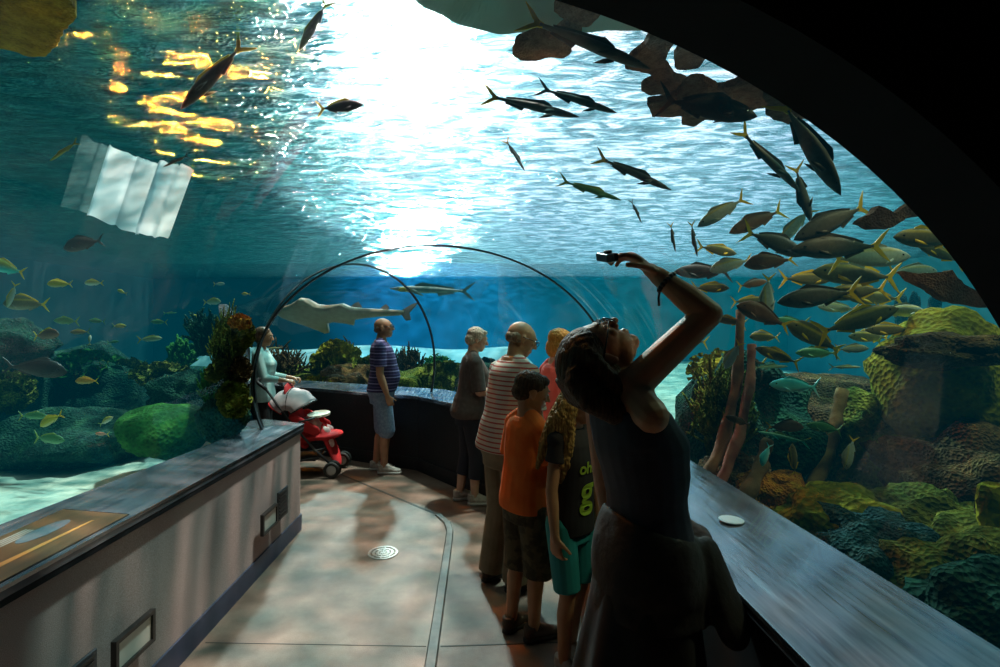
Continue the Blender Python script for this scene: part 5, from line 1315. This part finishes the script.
# ---- the school on the right: x, y, length, angle, kind, material, depth, turn, words
SCHOOL = [
 (722, 212, 52, 212, 'jack', F_PALE, 2.7, 12, 'pale yellow-tailed fish at the upper left of the school, nose down to the left'),
 (757, 221, 58, 204, 'jack', F_RED, 2.9, 8, 'reddish yellow-tailed fish second along the top of the school'),
 (775, 243, 70, -20, 'jack', F_GREY, 2.6, 10, 'grey fish swimming down right across the reddish fish'),
 (795, 226, 42, 236, 'jack', F_PALE, 3.1, 20, 'pale curved fish under the diving fish'),
 (832, 222, 80, 206, 'jack', F_GREY, 2.5, 8, 'large grey fish with bright forked tail below the knobbly elkhorn branch'),
 (838, 248, 90, 182, 'jack', F_GREY, 2.5, 0, 'largest grey fish in the upper school, level, facing left'),
 (870, 258, 82, 2, 'jack', F_PALE, 2.7, 0, 'pale olive fish facing right below the largest grey fish'),
 (930, 239, 78, 178, 'jack', F_OLIVE, 2.3, 0, 'olive fish facing left with its tail at the portal edge'),
 (940, 254, 48, 156, 'jack', F_OLIVE, 2.5, 0, 'smaller olive fish with yellow tail just under the one at the portal edge'),
 (856, 275, 88, 176, 'jack', F_OLIVE, 2.8, 0, 'long olive fish facing left above the pair of big dark ones'),
 (912, 272, 54, 2, 'jack', F_PALE, 3.0, 0, 'pale fish partly behind the dark elkhorn plate'),
 (818, 297, 80, 188, 'jack', F_GREY, 2.4, 0, 'big dark fish facing left with tail raised, left of a pair'),
 (856, 292, 66, 186, 'jack', F_OLIVE, 2.9, 0, 'big olive fish facing left with yellow tail, right of a pair'),
 (731, 265, 38, 196, 'grunt', F_PALE, 3.0, 20, 'small whitish fish with yellow tail left of the red-brown one'),
 (717, 250, 42, -10, 'jack', F_OLIVE, 3.3, 10, 'olive fish above the small whitish one'),
 (770, 262, 48, 186, 'grunt', F_RED, 2.8, 10, 'plump red-brown fish with bright yellow tail'),
 (673, 237, 30, -82, 'slim', F_GREY, 2.9, 0, 'thin fish pointing down beside the wrist, left one'),
 (694, 239, 36, -78, 'slim', F_GREY, 3.0, 0, 'thin fish pointing down beside the wrist, right one'),
 (703, 272, 58, 180, 'jack', F_DARK, 3.6, 0, 'blurred dark fish behind the forearm'),
 (710, 288, 40, 0, 'jack', F_OLIVE, 2.9, 0, 'olive fish facing right just above the raised elbow'),
 (768, 296, 44, -88, 'grunt', F_PALE, 2.8, 0, 'pale fish hanging nose down in the middle of the school'),
 (806, 279, 54, 0, 'jack', F_OLIVE, 3.1, 0, 'thin-edged olive fish right of the nose-down pale fish'),
 (752, 284, 32, 10, 'jack', F_RED, 3.2, 0, 'small reddish fish left of the nose-down pale fish'),
 (763, 316, 54, 155, 'grunt', F_RED, 2.6, 6, 'red-brown fish with orange back facing up left'),
 (748, 301, 34, 4, 'jack', F_OLIVE, 3.1, 0, 'small yellow-tailed fish just above the orange-backed one'),
 (815, 338, 60, 152, 'grunt', F_OLIVE, 2.6, 6, 'olive fish facing up left in the lower school'),
 (858, 321, 82, 18, 'jack', F_OLIVE, 2.5, 0, 'large olive fish facing up right beside the big yellow rock'),
 (778, 356, 46, 160, 'jack', F_OLIVE, 2.7, 6, 'olive fish with bright yellow tail turned down, low in the school'),
 (765, 337, 32, 178, 'grunt', F_OLIVE, 3.2, 0, 'small brownish fish between two olive ones'),
 (733, 355, 30, 248, 'grunt', F_PALE, 2.9, 20, 'silvery fish nose down right of the elbow'),
 (730, 321, 34, 168, 'jack', F_OLIVE, 3.0, 0, 'green-brown fish directly right of the elbow'),
 (748, 362, 42, 176, 'jack', F_RED, 3.2, 0, 'dull red fish below the small brownish one'),
 (817, 353, 42, 180, 'jack', F_GREEN, 3.3, 0, 'dull green fish under the lower olive fish'),
 (852, 349, 34, 2, 'jack', F_PALE, 2.8, 0, 'bright tan fish left of the big yellow rock'),
 (770, 367, 38, 2, 'slim', F_SILVER, 3.0, 0, 'thin pale fish, upper of two thin ones low in the school'),
 (741, 378, 30, 0, 'slim', F_SILVER, 3.1, 0, 'thin pale fish, lower of two thin ones near the elbow'),
 (845, 367, 32, 0, 'slim', F_SILVER, 3.1, 0, 'thin pale fish above the flat brown reef plate'),
 (884, 352, 34, 300, 'jack', F_GREEN, 3.2, 0, 'dark green fish diving beside the yellow rock'),
 (890, 330, 48, 180, 'jack', F_OLIVE, 3.1, 0, 'blurred olive fish against the left face of the yellow rock'),
 (900, 311, 50, 0, 'jack', F_PALE, 3.2, 0, 'pale blurred fish above the yellow rock'),
 (795, 386, 54, 176, 'jack', F_SHINE, 2.8, 0, 'turquoise and white fish shape standing in for a reflection, low in the school'),  # fish-shaped stand-in for a bright reflection
 (783, 437, 50, 168, 'slim', F_TURQ, 2.7, 0, 'slim bright green fish in front of the brown shelf'),
 (766, 455, 24, 250, 'grunt', F_SHINE, 2.5, 0, 'small brilliant white fish nose down above the ochre rock'),
 (738, 421, 28, 160, 'jack', F_DARK, 2.6, 0, 'dark fish with bright yellow tail among the leaning reflection rods'),
 (785, 427, 36, 0, 'grunt', F_RED, 2.9, 0, 'reddish fish facing right over the slim green one'),
 (850, 453, 34, 256, 'grunt', F_PALE, 2.6, 0, 'pale fish nose down above the yellow hump'),
 (825, 428, 40, 170, 'jack', F_GREEN, 2.8, 0, 'pale green fish in front of the ochre-brown reflection rod'),
 (794, 460, 34, 98, 'jack', F_OLIVE, 2.6, 0, 'olive fish nose up with yellow tail fins above the ochre rock'),
 (699, 300, 26, -50, 'jack', F_GREEN, 3.2, 0, 'small green fish between elbow and forearm fish'),
 (690, 340, 40, 172, 'jack', F_OLIVE, 3.4, 0, 'olive fish half hidden by the raised upper arm'),
 (838, 308, 40, 176, 'jack', F_PALE, 3.4, 0, 'faint pale fish behind the pair of big dark ones'),
 (875, 298, 60, 178, 'jack', F_OLIVE, 3.3, 0, 'faint olive fish left of the dark elkhorn plate'),
 (870, 337, 46, 178, 'jack', F_OLIVE, 3.4, 0, 'faint olive fish under the large one facing up right'),
 (790, 322, 36, 176, 'jack', F_GREEN, 3.5, 0, 'faint green fish right of the orange-backed one'),
]
for q, (x, y, L, a, k, m, d, turn, lab) in enumerate(SCHOOL):
    fish(x, y, L, a, lab, k, m, YT if m in (F_OLIVE, F_GREY, F_PALE, F_RED) else GRN if m is F_GREEN else m, d, turn, group='school of yellow-tailed fish on the right', dors=DRK if m in (F_GREY, F_DARK) else YT if m is F_OLIVE else m, bend=(.0, .2, -.2)[q % 3])
# ---- left side
LEFT = [
 (6, 268, 40, 165, 'grunt', F_TURQ, YT, 4.2, 'turquoise fish with yellow tail leaving at the left edge'),
 (83, 244, 44, 190, 'grunt', F_DARK, DRK, 4.4, 'dark maroon fish below the white pleated plane'),
 (60, 284, 24, 180, 'grunt', F_YELLOW, YT, 4.6, 'tan-yellow fish below the dark maroon one'),
 (94, 283, 19, 180, 'grunt', F_SILVER, YT, 4.6, 'round yellow and white fish right of the tan-yellow one'),
 (122, 292, 11, 160, 'grunt', F_YELLOW, YT, 5.0, 'tiny yellow fish, highest right of the round one'),
 (12, 295, 26, 255, 'jack', F_SILVER, YT, 4.2, 'yellow and white fish pointing down at the left edge'),
 (26, 304, 46, 178, 'grunt', F_OLIVE, YT, 4.4, 'olive fish with yellow tail behind the one pointing down'),
 (66, 321, 28, 178, 'jack', F_GREEN, GRN, 4.6, 'green fish below the olive one'),
 (46, 335, 32, 4, 'grunt', F_RED, YT, 4.4, 'reddish fish with yellow tail facing right'),
 (80, 332, 20, 182, 'jack', F_ORANGE, GRN, 4.8, 'brown-orange fish right of the reddish one'),
 (90, 340, 10, 95, 'grunt', F_SILVER, YT, 4.8, 'tiny silver fish seen end on below the brown-orange one'),
 (119, 326, 17, 0, 'jack', F_YELLOW, GRN, 5.0, 'small yellow-green fish over the dull green coral'),
 (97, 321, 17, 176, 'jack', F_GREEN, GRN, 5.2, 'small green fish left of the yellow-green one'),
 (36, 369, 54, -8, 'grunt', F_DARK, DRK, 4.3, 'large dark grouper facing right in front of the left rocks'),
 (87, 381, 22, 180, 'grunt', F_ORANGE, YT, 4.4, 'orange-yellow fish facing left under the dull green coral'),
 (33, 416, 29, 0, 'jack', F_GREEN, GRN, 4.2, 'green fish facing right low on the left'),
 (51, 420, 28, 207, 'grunt', F_YELLOW, YT, 4.0, 'yellow fish nose down in front of the long dark rock'),
 (49, 439, 38, -3, 'jack', F_GREEN, GRN, 4.1, 'long pale green fish lowest on the left'),
 (106, 421, 16, 30, 'grunt', F_SILVER, GRN, 4.2, 'small silver-green fish left of the bright green boulder'),
 (102, 434, 15, 178, 'jack', F_SALMON, YT, 4.2, 'small salmon fish by the bright green boulder'),
 (212, 302, 20, 2, 'grunt', F_SILVER, YT, 4.2, 'bright yellow and white fish left of the orange coral'),
 (159, 322, 17, 178, 'jack', F_GREEN, YT, 4.8, 'small olive-green fish in open water, left of the middle'),
 (150, 339, 22, 4, 'jack', F_SILVER, YT, 4.6, 'silver fish facing right above the low yellow-green mound'),
 (170, 313, 16, 2, 'slim', F_GREEN, GRN, 5.0, 'thin green fish above the silver one'),
 (226, 313, 13, 178, 'grunt', F_PALE, YT, 4.0, 'pale small fish touching the yellow-green coral'),
 (226, 321, 9, 178, 'grunt', F_YELLOW, YT, 3.9, 'tiny yellow fish below the pale one by the coral'),
 (219, 284, 13, 2, 'jack', F_PALE, YT, 4.4, 'small pale fish just below the surface left of the seam'),
 (230, 339, 9, 178, 'grunt', F_YELLOW, YT, 3.8, 'tiny yellow fish lower on the yellow-green coral'),
 (246, 294, 9, 178, 'grunt', F_YELLOW, YT, 4.2, 'tiny yellow fish beside the tunnel seam'),
 (211, 395, 10, 30, 'grunt', F_YELLOW, YT, 3.8, 'tiny yellow fish above the ledge corner'),
 (152, 371, 24, 182, 'grunt', F_PALE, YT, 4.6, 'pale fish, left one of three in a row over the green boulder'),
 (168, 372, 19, 180, 'grunt', F_YELLOW, GRN, 4.6, 'yellow-green fish, middle one of three in a row over the green boulder'),
 (181, 370, 15, 2, 'grunt', F_ORANGE, YT, 4.6, 'orange fish, right one of three in a row over the green boulder'),
 (171, 399, 16, 140, 'jack', F_GREEN, GRN, 4.1, 'green fish nose up in front of the green boulder'),
 (140, 362, 14, 180, 'jack', F_GREEN, GRN, 5.0, 'small dull green fish left of the row of three'),
 (196, 316, 12, 178, 'jack', F_YELLOW, YT, 4.6, 'small dull yellow fish left of the bright yellow and white one'),
 (113, 342, 12, 5, 'jack', F_GREEN, GRN, 5.2, 'small green fish right above the dull green coral'),
]
for q, (x, y, L, a, k, m, fn, d, lab) in enumerate(LEFT):
    fish(x, y, L, a, lab, k, m, fn, d, (0, 10, -8)[q % 3], group='reef fish on the left', bend=(.0, .15, -.15)[q % 3])
fish(405, 290, 14, 180, 'small pale fish beside the tunnel roof over the second seam', 'grunt', F_YELLOW, YT, 7.5)
fish(273, 348, 16, 2, 'silver fish at the back behind the woman with the stroller', 'slim', F_SILVER, YT, 8.0)

# ---- guitarfish and shark at the back
def ray_fish(x, y, px, d, label):
    L = px * d / F; bm = bmesh.new()
    # along -X is the snout; wide flat disc, then a long tail with two fins
    st = [(-.50, .004, .008, 0), (-.46, .05, .020, 0), (-.40, .085, .032, 0), (-.33, .12, .042, .0), (-.27, .165, .045, 0), (-.22, .21, .040, 0), (-.185, .20, .038, 0), (-.16, .10, .040, 0), (-.10, .078, .042, 0), (-.02, .10, .038, 0), (.03, .12, .034, 0), (.06, .06, .032, 0), (.14, .040, .028, 0), (.26, .028, .022, 0), (.38, .018, .016, 0), (.42, .014, .014, 0)]
    rings = [[Vector((sx, w * sgnpow(math.cos(a), .8), h * math.sin(a) - (abs(math.cos(a)) ** 3) * w * .16)) for a in [2 * PI * k / 24 for k in range(24)]] for sx, w, h, _ in st]
    loft(bm, rings); bmesh.ops.recalc_face_normals(bm, faces=bm.faces)
    m = fish_mat('guitarfish', (.16, .12, .09), (.36, .28, .20), (.62, .52, .40)); m.node_tree.nodes
    for n_ in m.node_tree.nodes:
        if n_.type == 'MAP_RANGE': n_.inputs[1].default_value = -.05; n_.inputs[2].default_value = .05
    o = obj('guitarfish', bm, m, None, True)
    def fin(pts, nm):
        b = bmesh.new(); prism(b, [(p[0], p[1]) for p in pts], -.005, .005, Matrix(((1, 0, 0, 0), (0, 0, 1, 0), (0, 1, 0, 0), (0, 0, 0, 1)))); obj(nm, b, mat('guitar_fin', (.14, .10, .08), .6), o)
    fin([(.02, .03), (.10, .03), (.115, .05), (.085, .085), (.06, .075)], 'dorsal_fin'); fin([(.24, .018), (.30, .018), (.31, .04), (.285, .065), (.265, .05)], 'dorsal_fin')
    fin([(.40, -.012), (.44, -.06), (.475, -.055), (.455, -.0), (.50, .075), (.46, .06), (.40, .014)], 'tail_fin')
    o.matrix_world = Matrix.Translation(at(x, y, d)) @ Matrix.Rotation(math.radians(6), 4, 'Y') @ Matrix.Rotation(math.radians(-30), 4, 'X') @ Matrix.Rotation(math.radians(-12), 4, 'Z') @ Matrix.Scale(L, 4)
    return tag(o, label, 'ray')
ray_fish(344, 313, 150, 7.6, 'large tan guitarfish gliding behind the head of the man in the striped polo')
f_ = fish(432, 290, 84, 178, 'faint grey-green shark gliding beyond the second seam of the tunnel', 'slim', fish_mat('shark_skin', (.20, .26, .26), (.26, .32, .31), (.4, .45, .42)), mat('shark_fin', (.18, .24, .24), .6), 8.2, name='shark')
f_['category'] = 'shark'
